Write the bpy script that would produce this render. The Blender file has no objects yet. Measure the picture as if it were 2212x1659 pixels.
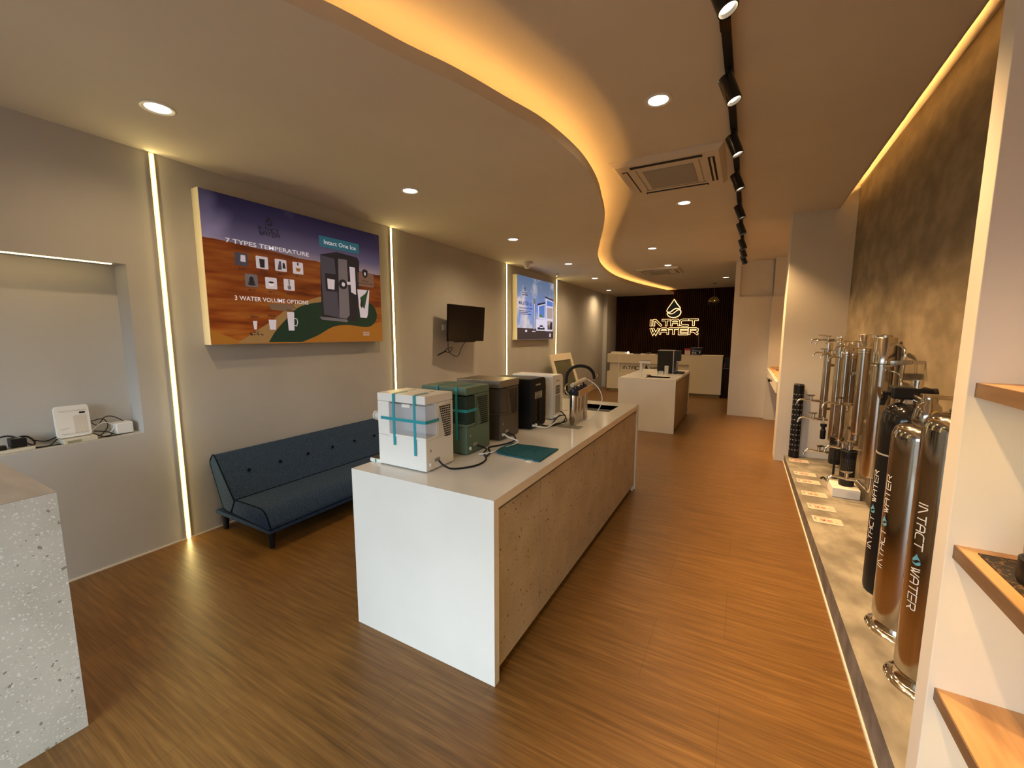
import bpy, bmesh, math, random
from mathutils import Vector, Matrix
random.seed(7)
C = bpy.context.scene.collection
PI = math.pi
# ------------------------------------------------------------------ camera
yaw, pit, rol = math.radians(29.157), math.radians(6.933), math.radians(0.0153)
F = Vector((-math.sin(yaw)*math.cos(pit), math.cos(yaw)*math.cos(pit), -math.sin(pit)))
R0 = Vector((math.cos(yaw), math.sin(yaw), 0)); U0 = R0.cross(F)
Rv = R0*math.cos(rol) + U0*math.sin(rol); Uv = -R0*math.sin(rol) + U0*math.cos(rol)
cam = bpy.data.objects.new('camera', bpy.data.cameras.new('camera'))
cam.matrix_world = Matrix(((Rv.x, Uv.x, -F.x, 0), (Rv.y, Uv.y, -F.y, 0), (Rv.z, Uv.z, -F.z, 1.6), (0, 0, 0, 1)))
cam.data.sensor_width = 36; cam.data.lens = 894.41/2212*36; cam.data.clip_start = 0.02
C.objects.link(cam); bpy.context.scene.camera = cam
# ------------------------------------------------------------------ view, world, daylight
sc = bpy.context.scene
sc.view_settings.view_transform = 'Standard'; sc.view_settings.look = 'None'
sc.view_settings.gamma = 1; sc.view_settings.use_curve_mapping = False
sc.view_settings.exposure = 0.50
sc.cycles.use_denoising = True
sc.cycles.max_bounces = 7; sc.cycles.diffuse_bounces = 4; sc.cycles.glossy_bounces = 4
sc.cycles.transmission_bounces = 6; sc.cycles.transparent_max_bounces = 8
sc.cycles.sample_clamp_indirect = 4.0; sc.cycles.blur_glossy = 0.6
sc.cycles.caustics_reflective = False; sc.cycles.caustics_refractive = False
DAY = 5.9            # daylight through the shop front
LAMP = 1.0           # common factor of the warm lamps
w = bpy.data.worlds.new('world'); sc.world = w; w.use_nodes = True
bg = w.node_tree.nodes['Background']; bg.inputs[1].default_value = DAY
tcw = w.node_tree.nodes.new('ShaderNodeTexCoord'); sxw = w.node_tree.nodes.new('ShaderNodeSeparateXYZ'); rw = w.node_tree.nodes.new('ShaderNodeValToRGB')
w.node_tree.links.new(tcw.outputs['Generated'], sxw.inputs[0]); w.node_tree.links.new(sxw.outputs['Z'], rw.inputs[0]); w.node_tree.links.new(rw.outputs[0], bg.inputs[0])
rw.color_ramp.elements[0].position = 0.0; rw.color_ramp.elements[0].color = (.085, .085, .085, 1)     # pavement side
rw.color_ramp.elements[1].position = .10; rw.color_ramp.elements[1].color = (.76, .91, 1.0, 1)          # overcast sky
def add_light(name, kind, loc, energy, color, parent=None, **kw):
    l = bpy.data.lights.new(name, kind); l.energy = energy; l.color = color
    for k, v in kw.items():
        if k not in ('dir',): setattr(l, k, v)
    o = bpy.data.objects.new(name, l); C.objects.link(o)
    d = Vector(kw.get('dir', (0, 0, -1)))
    o.rotation_euler = d.to_track_quat('-Z', 'Y').to_euler(); o.location = loc
    if parent: o.parent = parent
    return o
po = add_light('daylight_portal', 'AREA', (-1.58, -1.63, 1.14), 1, (1, 1, 1), dir=(0, 1, 0), shape='RECTANGLE', size=3.65, size_y=2.08)
po.data.cycles.is_portal = True

def zc(y): return 2.877 - 0.0085*y       # underside of the lower ceiling (measured, falls slightly)
def zu(y): return 3.115 - 0.0163*y       # underside of the upper ceiling
def zp(y): return 0.165 - 0.0167*(y-1.6) # top of the plinth
# ------------------------------------------------------------------ materials
MATS = {}
def nodes(m): return m.node_tree.nodes, m.node_tree.links
def mat(name, col=(.8, .8, .8), rough=.5, metal=0, spec=.5, emit=None, es=0, alpha=1, trans=0, ior=1.45, coat=0):
    if name in MATS: return MATS[name]
    m = bpy.data.materials.new(name); m.use_nodes = True; MATS[name] = m
    b = m.node_tree.nodes['Principled BSDF']
    b.inputs['Base Color'].default_value = (*col, 1); b.inputs['Roughness'].default_value = rough
    b.inputs['Metallic'].default_value = metal; b.inputs['Specular IOR Level'].default_value = spec
    b.inputs['IOR'].default_value = ior; b.inputs['Transmission Weight'].default_value = trans
    b.inputs['Alpha'].default_value = alpha; b.inputs['Coat Weight'].default_value = coat
    if emit: b.inputs['Emission Color'].default_value = (*emit, 1); b.inputs['Emission Strength'].default_value = es
    return m
def N(m, t, **kw):
    n = m.node_tree.nodes.new(t)
    for k, v in kw.items():
        if k in n.inputs: n.inputs[k].default_value = v
        else: setattr(n, k, v)
    return n
def ramp(m, fac, stops):
    r = N(m, 'ShaderNodeValToRGB'); e = r.color_ramp.elements
    while len(e) < len(stops): e.new(.5)
    for i, (p, c) in enumerate(stops): e[i].position = p; e[i].color = (*c, 1)
    m.node_tree.links.new(fac, r.inputs[0]); return r
def coords(m, scale=(1, 1, 1), rot=(0, 0, 0), kind='Object'):
    t = N(m, 'ShaderNodeTexCoord'); mp = N(m, 'ShaderNodeMapping')
    mp.inputs['Scale'].default_value = scale; mp.inputs['Rotation'].default_value = rot
    m.node_tree.links.new(t.outputs[kind], mp.inputs[0]); return mp.outputs[0]
def bump(m, h, strength=.1, dist=.01):
    b = N(m, 'ShaderNodeBump'); b.inputs['Strength'].default_value = strength; b.inputs['Distance'].default_value = dist
    m.node_tree.links.new(h, b.inputs['Height'])
    m.node_tree.links.new(b.outputs[0], m.node_tree.nodes['Principled BSDF'].inputs['Normal'])
def mixc(m, fac, a, b, mode='MIX'):
    x = N(m, 'ShaderNodeMix', data_type='RGBA', blend_type=mode); L = m.node_tree.links
    for s, v in ((0, fac), (6, a), (7, b)):
        if isinstance(v, (int, float)): x.inputs[s].default_value = v
        elif isinstance(v, tuple): x.inputs[s].default_value = (*v, 1)
        else: L.new(v, x.inputs[s])
    return x.outputs[2]
def noise_mat(name, stops, scale=(1, 1, 1), nscale=3, detail=4, rough=.6, bumps=.05, bd=.004, metal=0, spec=.5, lo=.35, hi=.65):
    m = mat(name, rough=rough, metal=metal, spec=spec); L = m.node_tree.links
    v = coords(m, scale); n = N(m, 'ShaderNodeTexNoise'); n.inputs['Scale'].default_value = nscale; n.inputs['Detail'].default_value = detail
    L.new(v, n.inputs['Vector'])
    k = len(stops)-1
    r = ramp(m, n.outputs[0], [(lo+(hi-lo)*i/k, c) for i, c in enumerate(stops)])
    L.new(r.outputs[0], m.node_tree.nodes['Principled BSDF'].inputs['Base Color'])
    if bumps: bump(m, n.outputs[0], bumps, bd)
    return m
def emis(name, col, s):
    if name in MATS: return MATS[name]
    m = bpy.data.materials.new(name); m.use_nodes = True; MATS[name] = m
    n = m.node_tree.nodes; n.clear(); e = n.new('ShaderNodeEmission'); o = n.new('ShaderNodeOutputMaterial')
    e.inputs[0].default_value = (*col, 1); e.inputs[1].default_value = s; m.node_tree.links.new(e.outputs[0], o.inputs[0]); return m

WARM = (1.0, .70, .40); AMBER = (1.0, .50, .13); LEDY = (1.0, .77, .30)
M = {}
M['wall'] = noise_mat('wall_paint', [(.465, .455, .435), (.52, .505, .485)], nscale=1.3, rough=.75, bumps=.03)
M['ceil'] = noise_mat('ceiling_paint', [(.65, .595, .53), (.70, .645, .575)], nscale=.8, rough=.85, bumps=.02)
M['white_wall'] = noise_mat('white_plaster', [(.70, .66, .60), (.76, .72, .66)], nscale=1.5, rough=.8, bumps=.05)
M['concrete'] = noise_mat('trowelled_concrete', [(.15, .118, .078), (.19, .152, .104), (.245, .198, .14)], scale=(1, .8, 1.3), nscale=5.5, detail=12, rough=.62, bumps=.2, bd=.01, lo=.36, hi=.64)
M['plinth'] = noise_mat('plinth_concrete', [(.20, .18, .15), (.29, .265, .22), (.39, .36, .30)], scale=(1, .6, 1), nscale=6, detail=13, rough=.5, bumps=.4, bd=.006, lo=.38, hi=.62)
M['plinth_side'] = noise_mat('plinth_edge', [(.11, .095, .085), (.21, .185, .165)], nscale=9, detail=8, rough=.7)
M['solid_bright'] = noise_mat('brightened_white_surface', [(.78, .75, .69), (.83, .80, .74)], nscale=2, rough=.2, bumps=0)  # white solid surface again, colour raised for the second counter's brighter light
M['solid'] = noise_mat('white_solid_surface', [(.73, .72, .69), (.78, .77, .74)], nscale=2, rough=.13, bumps=0)
M['terr_top'] = noise_mat('worn_stone_top', [(.34, .29, .25), (.42, .37, .32)], scale=(1, 4, 1), nscale=4, rough=.45)
M['slat'] = noise_mat('dark_walnut', [(.034, .012, .005), (.060, .023, .010)], scale=(8, 8, .6), nscale=3, rough=.7, bumps=.05, spec=.15)
M['slatback'] = mat('slat_backing', (.004, .002, .0015), .9, spec=.05)
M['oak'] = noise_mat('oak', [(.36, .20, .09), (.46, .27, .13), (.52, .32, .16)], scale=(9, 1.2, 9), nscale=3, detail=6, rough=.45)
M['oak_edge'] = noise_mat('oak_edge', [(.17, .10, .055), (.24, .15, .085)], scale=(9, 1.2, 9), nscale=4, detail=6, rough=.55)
M['lightwood'] = noise_mat('light_wood', [(.40, .27, .15), (.48, .33, .19)], scale=(6, 1, 1), nscale=3, rough=.5)
M['steel'] = mat('brushed_steel', (.52, .47, .41), .20, 1)
M['chrome'] = mat('chrome', (.80, .76, .70), .09, 1)
M['polished'] = mat('polished_steel', (.46, .42, .375), .13, 1)
M['black'] = mat('black_plastic', (.009, .009, .010), .45, spec=.3)
M['gloss_black'] = mat('gloss_black', (.01, .01, .011), .12)
M['tvscreen'] = mat('tv_screen', (.004, .003, .003), .22, spec=.25)
M['white'] = mat('white_plastic', (.80, .79, .77), .35)
M['offwhite'] = mat('offwhite_plastic', (.62, .58, .48), .4)
M['cream'] = mat('cream_panel', (.76, .66, .48), .5)
M['greyplastic'] = mat('grey_plastic', (.30, .29, .28), .45)
M['acgrille'] = mat('ac_grille', (.33, .31, .29), .6)
M['acbody'] = mat('ac_body', (.66, .60, .52), .5)
M['darkgap'] = mat('dark_gap', (.01, .008, .006), .8)
M['tape'] = mat('blue_tape', (.02, .30, .38), .4)
M['green'] = mat('green_body', (.10, .165, .125), .4)
M['greybody'] = mat('grey_body', (.10, .082, .065), .30, .5)
M['blackbody'] = mat('black_body', (.006, .006, .007), .5, spec=.25)
M['tank_clear'] = mat('clear_tank', (.68, .69, .74), .15, alpha=.42)
M['tank_green'] = mat('green_tank', (.03, .06, .055), .12, alpha=.72)
M['tank_grey'] = mat('smoky_tank', (.10, .085, .07), .1, alpha=.6)
M['glass'] = mat('glass', (.9, .92, .9), .03, alpha=.22)
M['red'] = mat('red_print', (.35, .02, .03), .5)
M['paper'] = mat('paper', (.74, .66, .56), .6)
M['wood_label'] = mat('tan_bracket', (.50, .32, .16), .5)
M['yellow'] = mat('yellow_sponge', (.45, .38, .03), .7)
M['piping'] = mat('navy_piping', (.004, .008, .018), .9, spec=.08)
M['foam'] = mat('white_foam', (.80, .77, .72), .9)
M['navy'] = mat('navy_sign', (.010, .035, .065), .35)
M['letter'] = mat('dark_letter', (.035, .012, .008), .35)
M['brass'] = mat('gold_glass', (.35, .28, .10), .08, .9)
def fabric(name, a, b):
    m = noise_mat(name, [a, b], nscale=90, detail=3, rough=.95, bumps=.25, bd=.002, spec=.2); return m
M['sofa'] = fabric('blue_grey_fabric', (.024, .045, .085), (.042, .070, .122))
M['towel'] = fabric('teal_towel', (.015, .085, .12), (.03, .13, .17))
# floor: wood vinyl planks, grain across the room
def floor_mat():
    m = mat('wood_vinyl_floor', rough=.38, spec=.55); L = m.node_tree.links; B = m.node_tree.nodes['Principled BSDF']
    v = coords(m, (1.1, 22, 1)); n = N(m, 'ShaderNodeTexNoise'); n.inputs['Scale'].default_value = 2.2; n.inputs['Detail'].default_value = 7; n.inputs['Distortion'].default_value = .6
    L.new(v, n.inputs['Vector'])
    v3 = coords(m, (2.5, 80, 1)); n3 = N(m, 'ShaderNodeTexNoise'); n3.inputs['Scale'].default_value = 2; n3.inputs['Detail'].default_value = 5
    L.new(v3, n3.inputs['Vector'])
    v2 = coords(m, (1, 1, 1)); br = N(m, 'ShaderNodeTexBrick')
    br.offset = .37; br.inputs['Scale'].default_value = 1; br.inputs['Brick Width'].default_value = .92; br.inputs['Row Height'].default_value = .46
    br.inputs['Mortar Size'].default_value = .0012; br.inputs['Mortar Smooth'].default_value = .2; br.inputs['Bias'].default_value = 0
    br.inputs['Color1'].default_value = (.93, .93, .93, 1); br.inputs['Color2'].default_value = (1.05, 1.05, 1.05, 1); br.inputs['Mortar'].default_value = (.62, .62, .62, 1)
    L.new(v2, br.inputs['Vector'])
    r = ramp(m, n.outputs[0], [(.28, (.128, .060, .013)), (.5, (.180, .086, .020)), (.72, (.240, .122, .034))])
    r3 = ramp(m, n3.outputs[0], [(.35, (.80, .78, .76)), (.6, (1.05, 1.05, 1.05))])
    c = mixc(m, 1.0, r.outputs[0], r3.outputs[0], 'MULTIPLY'); c = mixc(m, 1.0, c, br.outputs[0], 'MULTIPLY')
    L.new(c, B.inputs['Base Color']); bump(m, n3.outputs[0], .10, .002)
    return m
M['floor'] = floor_mat()
def terrazzo(name, base1, base2, dark, light, s=26, rough=.5, layers=None):
    m = mat(name, rough=rough); L = m.node_tree.links; B = m.node_tree.nodes['Principled BSDF']
    v = coords(m, (1, 1, 1)); n = N(m, 'ShaderNodeTexNoise'); n.inputs['Scale'].default_value = 5; n.inputs['Detail'].default_value = 8; L.new(v, n.inputs['Vector'])
    c = ramp(m, n.outputs[0], [(.35, base1), (.65, base2)]).outputs[0]
    for sc_, thr, col in (layers or ((s, .15, dark), (s*1.7, .27, light), (s*2.6, .17, dark), (s*.62, .065, dark), (s*3.3, .25, light))):
        d = N(m, 'ShaderNodeTexNoise'); d.inputs['Scale'].default_value = 60; L.new(v, d.inputs['Vector'])
        vo = N(m, 'ShaderNodeTexVoronoi'); vo.inputs['Scale'].default_value = sc_; vo.inputs['Randomness'].default_value = 1
        a = N(m, 'ShaderNodeVectorMath', operation='MULTIPLY_ADD'); a.inputs[1].default_value = (.02, .02, .02)
        L.new(d.outputs['Color'], a.inputs[0]); L.new(v, a.inputs[2]); L.new(a.outputs[0], vo.inputs['Vector'])
        sep = N(m, 'ShaderNodeSeparateColor'); L.new(vo.outputs['Color'], sep.inputs[0])
        sz = N(m, 'ShaderNodeMath', operation='MULTIPLY'); L.new(sep.outputs[0], sz.inputs[0]); sz.inputs[1].default_value = thr*1.6
        lt = N(m, 'ShaderNodeMath', operation='LESS_THAN'); L.new(vo.outputs['Distance'], lt.inputs[0]); L.new(sz.outputs[0], lt.inputs[1])
        k = N(m, 'ShaderNodeMath', operation='GREATER_THAN'); L.new(sep.outputs[1], k.inputs[0]); k.inputs[1].default_value = .45
        f = N(m, 'ShaderNodeMath', operation='MULTIPLY'); L.new(lt.outputs[0], f.inputs[0]); L.new(k.outputs[0], f.inputs[1])
        c = mixc(m, f.outputs[0], c, col)
    L.new(c, B.inputs['Base Color']); return m
M['terrazzo'] = terrazzo('terrazzo_stone', (.54, .555, .515), (.63, .645, .605), (.29, .27, .22), (.80, .81, .78), s=34)
M['pitted'] = terrazzo('pitted_beige_panel', (.42, .355, .27), (.52, .45, .355), (.13, .07, .035), (.48, .41, .33), rough=.6, layers=((26, .17, (.15, .085, .045)), (60, .17, (.21, .14, .09)), (48, .22, (.47, .40, .31)), (12, .06, (.16, .095, .055))))
# steel mesh material for black perforated pieces
# ------------------------------------------------------------------ geometry helpers
class MB:
    def __init__(s): s.bm = bmesh.new(); s.mats = []; s.mi = 0; s.cut = []
    def use(s, m):
        if m not in s.mats: s.mats.append(m)
        s.mi = s.mats.index(m); return s
    def _f(s, vs, smooth=False):
        try: f = s.bm.faces.new(vs)
        except ValueError: return None
        f.material_index = s.mi; f.smooth = smooth; return f
    def box(s, a, b):
        x0, y0, z0 = a; x1, y1, z1 = b
        v = [s.bm.verts.new(p) for p in ((x0,y0,z0),(x1,y0,z0),(x1,y1,z0),(x0,y1,z0),(x0,y0,z1),(x1,y0,z1),(x1,y1,z1),(x0,y1,z1))]
        for q in ((0,3,2,1),(4,5,6,7),(0,1,5,4),(1,2,6,5),(2,3,7,6),(3,0,4,7)): s._f([v[i] for i in q])
        return s
    def hexa(s, pts):   # 4 bottom + 4 top, same order
        v = [s.bm.verts.new(p) for p in pts]
        for q in ((0,3,2,1),(4,5,6,7),(0,1,5,4),(1,2,6,5),(2,3,7,6),(3,0,4,7)): s._f([v[i] for i in q])
        return s
    def prism(s, poly, d, smooth=False):   # poly: 3D points, d: extrusion vector
        d = Vector(d); a = [s.bm.verts.new(p) for p in poly]; b = [s.bm.verts.new(Vector(p)+d) for p in poly]
        n = len(poly); s._f(a[::-1]); s._f(b)
        for i in range(n): s._f([a[i], a[(i+1) % n], b[(i+1) % n], b[i]], smooth)
        return s
    def ring(s, c, ax, r, n, ph=0):
        ax = Vector(ax).normalized(); u = ax.orthogonal().normalized(); v = ax.cross(u)
        return [s.bm.verts.new(Vector(c)+u*r*math.cos(2*PI*i/n+ph)+v*r*math.sin(2*PI*i/n+ph)) for i in range(n)]
    def loft(s, rings, caps=True, smooth=True, closed=False):
        for a, b in zip(rings, rings[1:]):
            n = len(a)
            for i in range(n): s._f([a[i], a[(i+1) % n], b[(i+1) % n], b[i]], smooth)
        if caps: s._f(rings[0][::-1]); s._f(rings[-1])
        return s
    def cyl(s, a, b, r, r2=None, n=24, caps=True):
        a, b = Vector(a), Vector(b); ax = b-a
        return s.loft([s.ring(a, ax, r, n), s.ring(b, ax, r if r2 is None else r2, n)], caps)
    def lathe(s, c, prof, n=32, ax=(0, 0, 1), caps=True):   # prof: (radius, height)
        ax = Vector(ax).normalized(); c = Vector(c)
        return s.loft([s.ring(c+ax*h, ax, max(r, 1e-4), n) for r, h in prof], caps)
    def tube(s, pts, r, n=8, smooth_path=True, caps=True):
        pts = [Vector(p) for p in pts]
        if smooth_path and len(pts) > 2:
            out = []
            for i in range(len(pts)-1):
                p0 = pts[max(i-1, 0)]; p1 = pts[i]; p2 = pts[i+1]; p3 = pts[min(i+2, len(pts)-1)]
                for k in range(6):
                    t = k/6; out.append(.5*((2*p1)+(-p0+p2)*t+(2*p0-5*p1+4*p2-p3)*t*t+(-p0+3*p1-3*p2+p3)*t**3))
            out.append(pts[-1]); pts = out
        rings = []; u = None
        for i, p in enumerate(pts):
            t = (pts[min(i+1, len(pts)-1)]-pts[max(i-1, 0)])
            if t.length < 1e-9: t = Vector((0, 0, 1))
            t.normalize()
            if u is None: u = t.orthogonal().normalized()
            else:
                u = u-t*u.dot(t)
                u = u.normalized() if u.length > 1e-6 else t.orthogonal().normalized()
            v = t.cross(u)
            rings.append([s.bm.verts.new(p+u*r*math.cos(2*PI*k/n)+v*r*math.sin(2*PI*k/n)) for k in range(n)])
        return s.loft(rings, caps)
    def mesh(s, name, m, parent=None, bev=0, seg=2, sub=0, shade=False):
        if s.mats == []: s.mats = [m]
        bmesh.ops.recalc_face_normals(s.bm, faces=s.bm.faces)
        me = bpy.data.meshes.new(name); s.bm.to_mesh(me); s.bm.free()
        for q in s.mats: me.materials.append(q)
        o = bpy.data.objects.new(name, me); C.objects.link(o)
        if parent is not None:
            o.parent = parent
            pl = wloc(parent)
            me.transform(Matrix.Translation(-pl))
        if bev:
            b = o.modifiers.new('bevel', 'BEVEL'); b.width = bev; b.segments = seg; b.limit_method = 'ANGLE'; b.angle_limit = math.radians(40)
            for f in me.polygons: f.use_smooth = True
            me.update()
            try: me.set_sharp_from_angle(angle=math.radians(40))
            except Exception: pass
            b.harden_normals = True
        if not bev:
            try: me.set_sharp_from_angle(angle=math.radians(38))
            except Exception: pass
        if sub:
            q = o.modifiers.new('sub', 'SUBSURF'); q.levels = sub; q.render_levels = sub
        return o
def wloc(o):
    v = Vector((0, 0, 0))
    while o is not None: v += Vector(o.location); o = o.parent
    return v
def thing(name, label, cat, loc, group=None):
    o = bpy.data.objects.new(name, None); C.objects.link(o); o.location = loc; o.empty_display_size = .05
    return tag(o, label, cat, group)
def tag(o, label, cat, group=None):
    o['label'] = label; o['category'] = cat
    if group: o['group'] = group
    return o
def struct(o): o['kind'] = 'structure'; return o
def dup(o, loc=None, label=None, parent=None, rotz=None):
    c = o.copy(); C.objects.link(c)
    if parent is not None: c.parent = parent
    if loc is not None: c.location = loc
    if rotz is not None: c.rotation_euler = (0, 0, rotz)
    if label: c['label'] = label
    for ch in list(o.children): dup(ch, parent=c)
    return c
# frames: map (u, v, w) of a flat panel to the room
class Fr:
    def __init__(s, o, u, v, n): s.o = Vector(o); s.u = Vector(u); s.v = Vector(v); s.n = Vector(n)
    def __call__(s, a, b, c=0): return s.o+s.u*a+s.v*b+s.n*c
def poly(mb, fr, pts, w0, w1): mb.prism([fr(a, b, w0) for a, b in pts], fr.n*(w1-w0))
def strip(mb, fr, pts, wd, w0, w1):   # stroke with mitred corners; lengths measured in frame units (isotropic)
    P = [Vector((a, b)) for a, b in pts]; n = len(P); L_, R_ = [], []
    for i in range(n):
        d1 = (P[i]-P[i-1]).normalized() if i else None; d2 = (P[i+1]-P[i]).normalized() if i < n-1 else None
        d1 = d1 if d1 is not None else d2; d2 = d2 if d2 is not None else d1
        n1 = Vector((-d1.y, d1.x)); n2 = Vector((-d2.y, d2.x)); m = (n1+n2)
        m = m.normalized() if m.length > 1e-6 else n1
        k = wd/2/max(m.dot(n1), .45)
        e = Vector((0, 0))
        if i == 0: e = -d2*wd*.5*0
        L_.append(P[i]+m*k); R_.append(P[i]-m*k)
    for i in range(n-1):
        poly(mb, fr, [tuple(R_[i]), tuple(R_[i+1]), tuple(L_[i+1]), tuple(L_[i])], w0, w1)
GLY = {
 'I': [[(0, 0), (0, 1)]],
 'N': [[(0, 0), (0, 1), (.22, 1), (1, 0)]],
 'T': [[(-.05, 1), (1.05, 1)], [(.5, 1), (.5, 0)]],
 'A': [[(0, 0), (0, .62), (.06, .85), (.22, 1), (.78, 1), (.94, .85), (1, .62), (1, 0)], [(0, .5), (1, .5)]],
 'C': [[(1, 1), (.3, 1), (.09, .9), (0, .68), (0, .32), (.09, .1), (.3, 0), (1, 0)]],
 'W': [[(0, 1), (.28, 0), (.5, .62)], [(.3, 1), (.5, .45), (.68, 0), (1, 1)]],
 'E': [[(1, 1), (0, 1), (0, 0), (1, 0)], [(.28, .5), (1, .5)]],
 'R': [[(0, 0), (0, 1), (.78, 1), (.95, .9), (.95, .6), (.78, .48), (.28, .48)], [(.55, .48), (1, 0)]]}
def word(mb, fr, txt, x0, y0, wt, h, sw, w0, w1, grow=0):
    n = len(txt); wid = {'I': .0}
    tot = sum(wid.get(c, 1)+(.42 if c == 'I' else .22) for c in txt)-.22; k = wt/tot; x = x0
    for c in txt:
        for st in GLY[c]:
            pts = [(x+a*k*(wid.get(c, 1) if c != 'I' else 0), y0+b*h) for a, b in st]
            if grow:
                a, b = Vector(pts[0]), Vector(pts[1]); d = (a-b).normalized()*grow; pts[0] = tuple(a+d)
                a, b = Vector(pts[-1]), Vector(pts[-2]); d = (a-b).normalized()*grow; pts[-1] = tuple(a+d)
            strip(mb, fr, pts, sw, w0, w1)
        x += (wid.get(c, 1)+(.42 if c == 'I' else .22))*k
def arc(cx, cy, r, a0, a1, n=14): return [(cx+r*math.cos(math.radians(a0+(a1-a0)*i/n)), cy+r*math.sin(math.radians(a0+(a1-a0)*i/n))) for i in range(n+1)]
def bez(p0, p1, p2, p3, n=10):
    o = []
    for i in range(n+1):
        t = i/n; q = 1-t
        o.append((q**3*p0[0]+3*q*q*t*p1[0]+3*q*t*t*p2[0]+t**3*p3[0], q**3*p0[1]+3*q*q*t*p1[1]+3*q*t*t*p2[1]+t**3*p3[1]))
    return o
def drop(x, y, h):    # water drop emblem in two pieces, h tall, centred at x, base y
    s = h; w_ = .37*s
    up = bez((-.36, .36), (-.34, .52), (-.12, .72), (0, 1)) + bez((0, 1), (.10, .74), (.28, .62), (.35, .46))[1:] + bez((.35, .46), (.05, .60), (-.05, .42), (-.18, .32))[1:] + bez((-.18, .32), (-.26, .30), (-.34, .30), (-.36, .36))[1:-1]
    lo = bez((.36, .34), (.40, .12), (.20, .0), (0, 0)) + bez((0, 0), (-.18, 0), (-.33, .10), (-.35, .24))[1:] + bez((-.35, .24), (-.10, .10), (0, .20), (.12, .30))[1:] + bez((.12, .30), (.22, .40), (.32, .42), (.36, .34))[1:-1]
    return [[(x+a*s, y+b*s) for a, b in q] for q in (up, lo)]
def text_polys(txt, size_w, fnt_h=None):
    cu = bpy.data.curves.new('t', 'FONT'); cu.body = txt; cu.size = 1; cu.resolution_u = 2; cu.offset = .012
    ob = bpy.data.objects.new('t', cu); C.objects.link(ob); dg = bpy.context.evaluated_depsgraph_get(); dg.update()
    me = bpy.data.meshes.new_from_object(ob.evaluated_get(dg)); xs = [v.co.x for v in me.vertices]; ys = [v.co.y for v in me.vertices]
    x0, x1, y0, y1 = min(xs), max(xs), min(ys), max(ys)
    out = [[((me.vertices[i].co.x-x0)/(x1-x0), (me.vertices[i].co.y-y0)/(y1-y0)) for i in p.vertices] for p in me.polygons]
    bpy.data.objects.remove(ob); bpy.data.meshes.remove(me); bpy.data.curves.remove(cu); return out
def text(mb, fr, txt, x0, y0, x1, y1, w):   # flat lettering filling the box
    for p in text_polys(txt, 1):
        vs = [mb.bm.verts.new(fr(x0+(x1-x0)*a, y0+(y1-y0)*b, w)) for a, b in p]; mb._f(vs)
def flat(mb, fr, pts, w): mb._f([mb.bm.verts.new(fr(a, b, w)) for a, b in pts])
def rbox(x0, y0, x1, y1, r, n=4):
    return arc(x1-r, y0+r, r, -90, 0, n)+arc(x1-r, y1-r, r, 0, 90, n)+arc(x0+r, y1-r, r, 90, 180, n)+arc(x0+r, y0+r, r, 180, 270, n)

# ================================================================== the shell
XL, XR, YF, YB = -3.73, 1.10, -1.65, 13.32
struct(MB().box((-4.2, YF-.1, -.1), (1.6, 14.0, 0)).mesh('floor', M['floor']))
# left wall with its niche (y .05..1.257, z .90..2.07, .2 deep)
mb = MB(); T = .25
ny0, ny1, nz0, nz1, nd = -.25, 1.257, .893, 2.072, .20
mb.box((XL-T, YF, 0), (XL, YB+.1, nz0)); mb.box((XL-T, YF, nz1), (XL, YB+.1, 3.4))
mb.box((XL-T, YF, nz0), (XL, ny0, nz1)); mb.box((XL-T, ny1, nz0), (XL, YB+.1, nz1)); mb.box((XL-T, ny0, nz0), (XL-nd, ny1, nz1))
struct(mb.mesh('wall_left', M['wall']))
struct(MB().box((XL, 12.3, 0), (XL+.12, YB, 3.0)).mesh('trim_2', M['wall']))
# back wall: dark board + slats
struct(MB().box((-4.0, YB, 0), (1.6, YB+.15, 3.4)).mesh('wall_back', M['slatback']))
mb = MB(); x = XL+.14
while x < .45: mb.box((x, YB-.022, 0), (x+.028, YB+.002, zu(YB)+.0)); x += .052
struct(mb.mesh('wall_back_slats', M['slat']))
# end wall on the right, with its shallow overhead recess
mb = MB(); y2 = 9.15
mb.box((-.218, y2, 0), (1.5, y2+.18, 2.30)); mb.box((-.218, y2, 2.30), (-.13, y2+.18, 3.4)); mb.box((-.13, y2+.07, 2.30), (.40, y2+.18, 3.4))
mb.box((.40, 9.01, 0), (1.5, y2+.18, 2.28)); mb.box((.42, 9.06, 2.28), (1.5, y2+.18, 3.4))
struct(mb.mesh('wall_end', M['white_wall']))
struct(MB().box((1.10, 6.35, 0), (1.3, 9.3, 3.4)).mesh('wall_right_alcove', M['white_wall']))
struct(MB().box((.45, 9.33, 0), (.6, YB, 3.4)).mesh('wall_right_back', M['wall']))
struct(MB().box((.419, 6.10, 0), (1.30, 6.42, 3.4)).mesh('pillar_right', M['white_wall'], bev=.004))
struct(MB().box((1.025, 1.62, 0), (1.3, 6.11, 3.4)).mesh('wall_right', M['concrete']))
struct(MB().box((.526, 1.545, 0), (1.3, 1.622, 3.4)).mesh('partition_right', M['white_wall'], bev=.003))
struct(MB().box((1.10, YF, 0), (1.3, 1.55, 3.4)).mesh('wall_right_front', M['white_wall']))
# shop front behind the camera: frame; unseen header and side piers shaped to cut the daylight
mb = MB(); mb.box((XL-.2, YF-.12, 2.17), (1.3, YF, 3.4)); mb.box((XL-.2, YF-.12, .1), (XL+.35, YF, 2.2)); mb.box((.22, YF-.12, .1), (1.3, YF, 2.2)); mb.box((XL-.2, YF-.12, 0), (1.3, YF, .12))
for x in (XL-.2, -1.95, -.35, .98): mb.box((x, YF-.12, .1), (x+.09, YF, 2.75))
struct(mb.mesh('wall_front', M['white_wall']))
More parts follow.
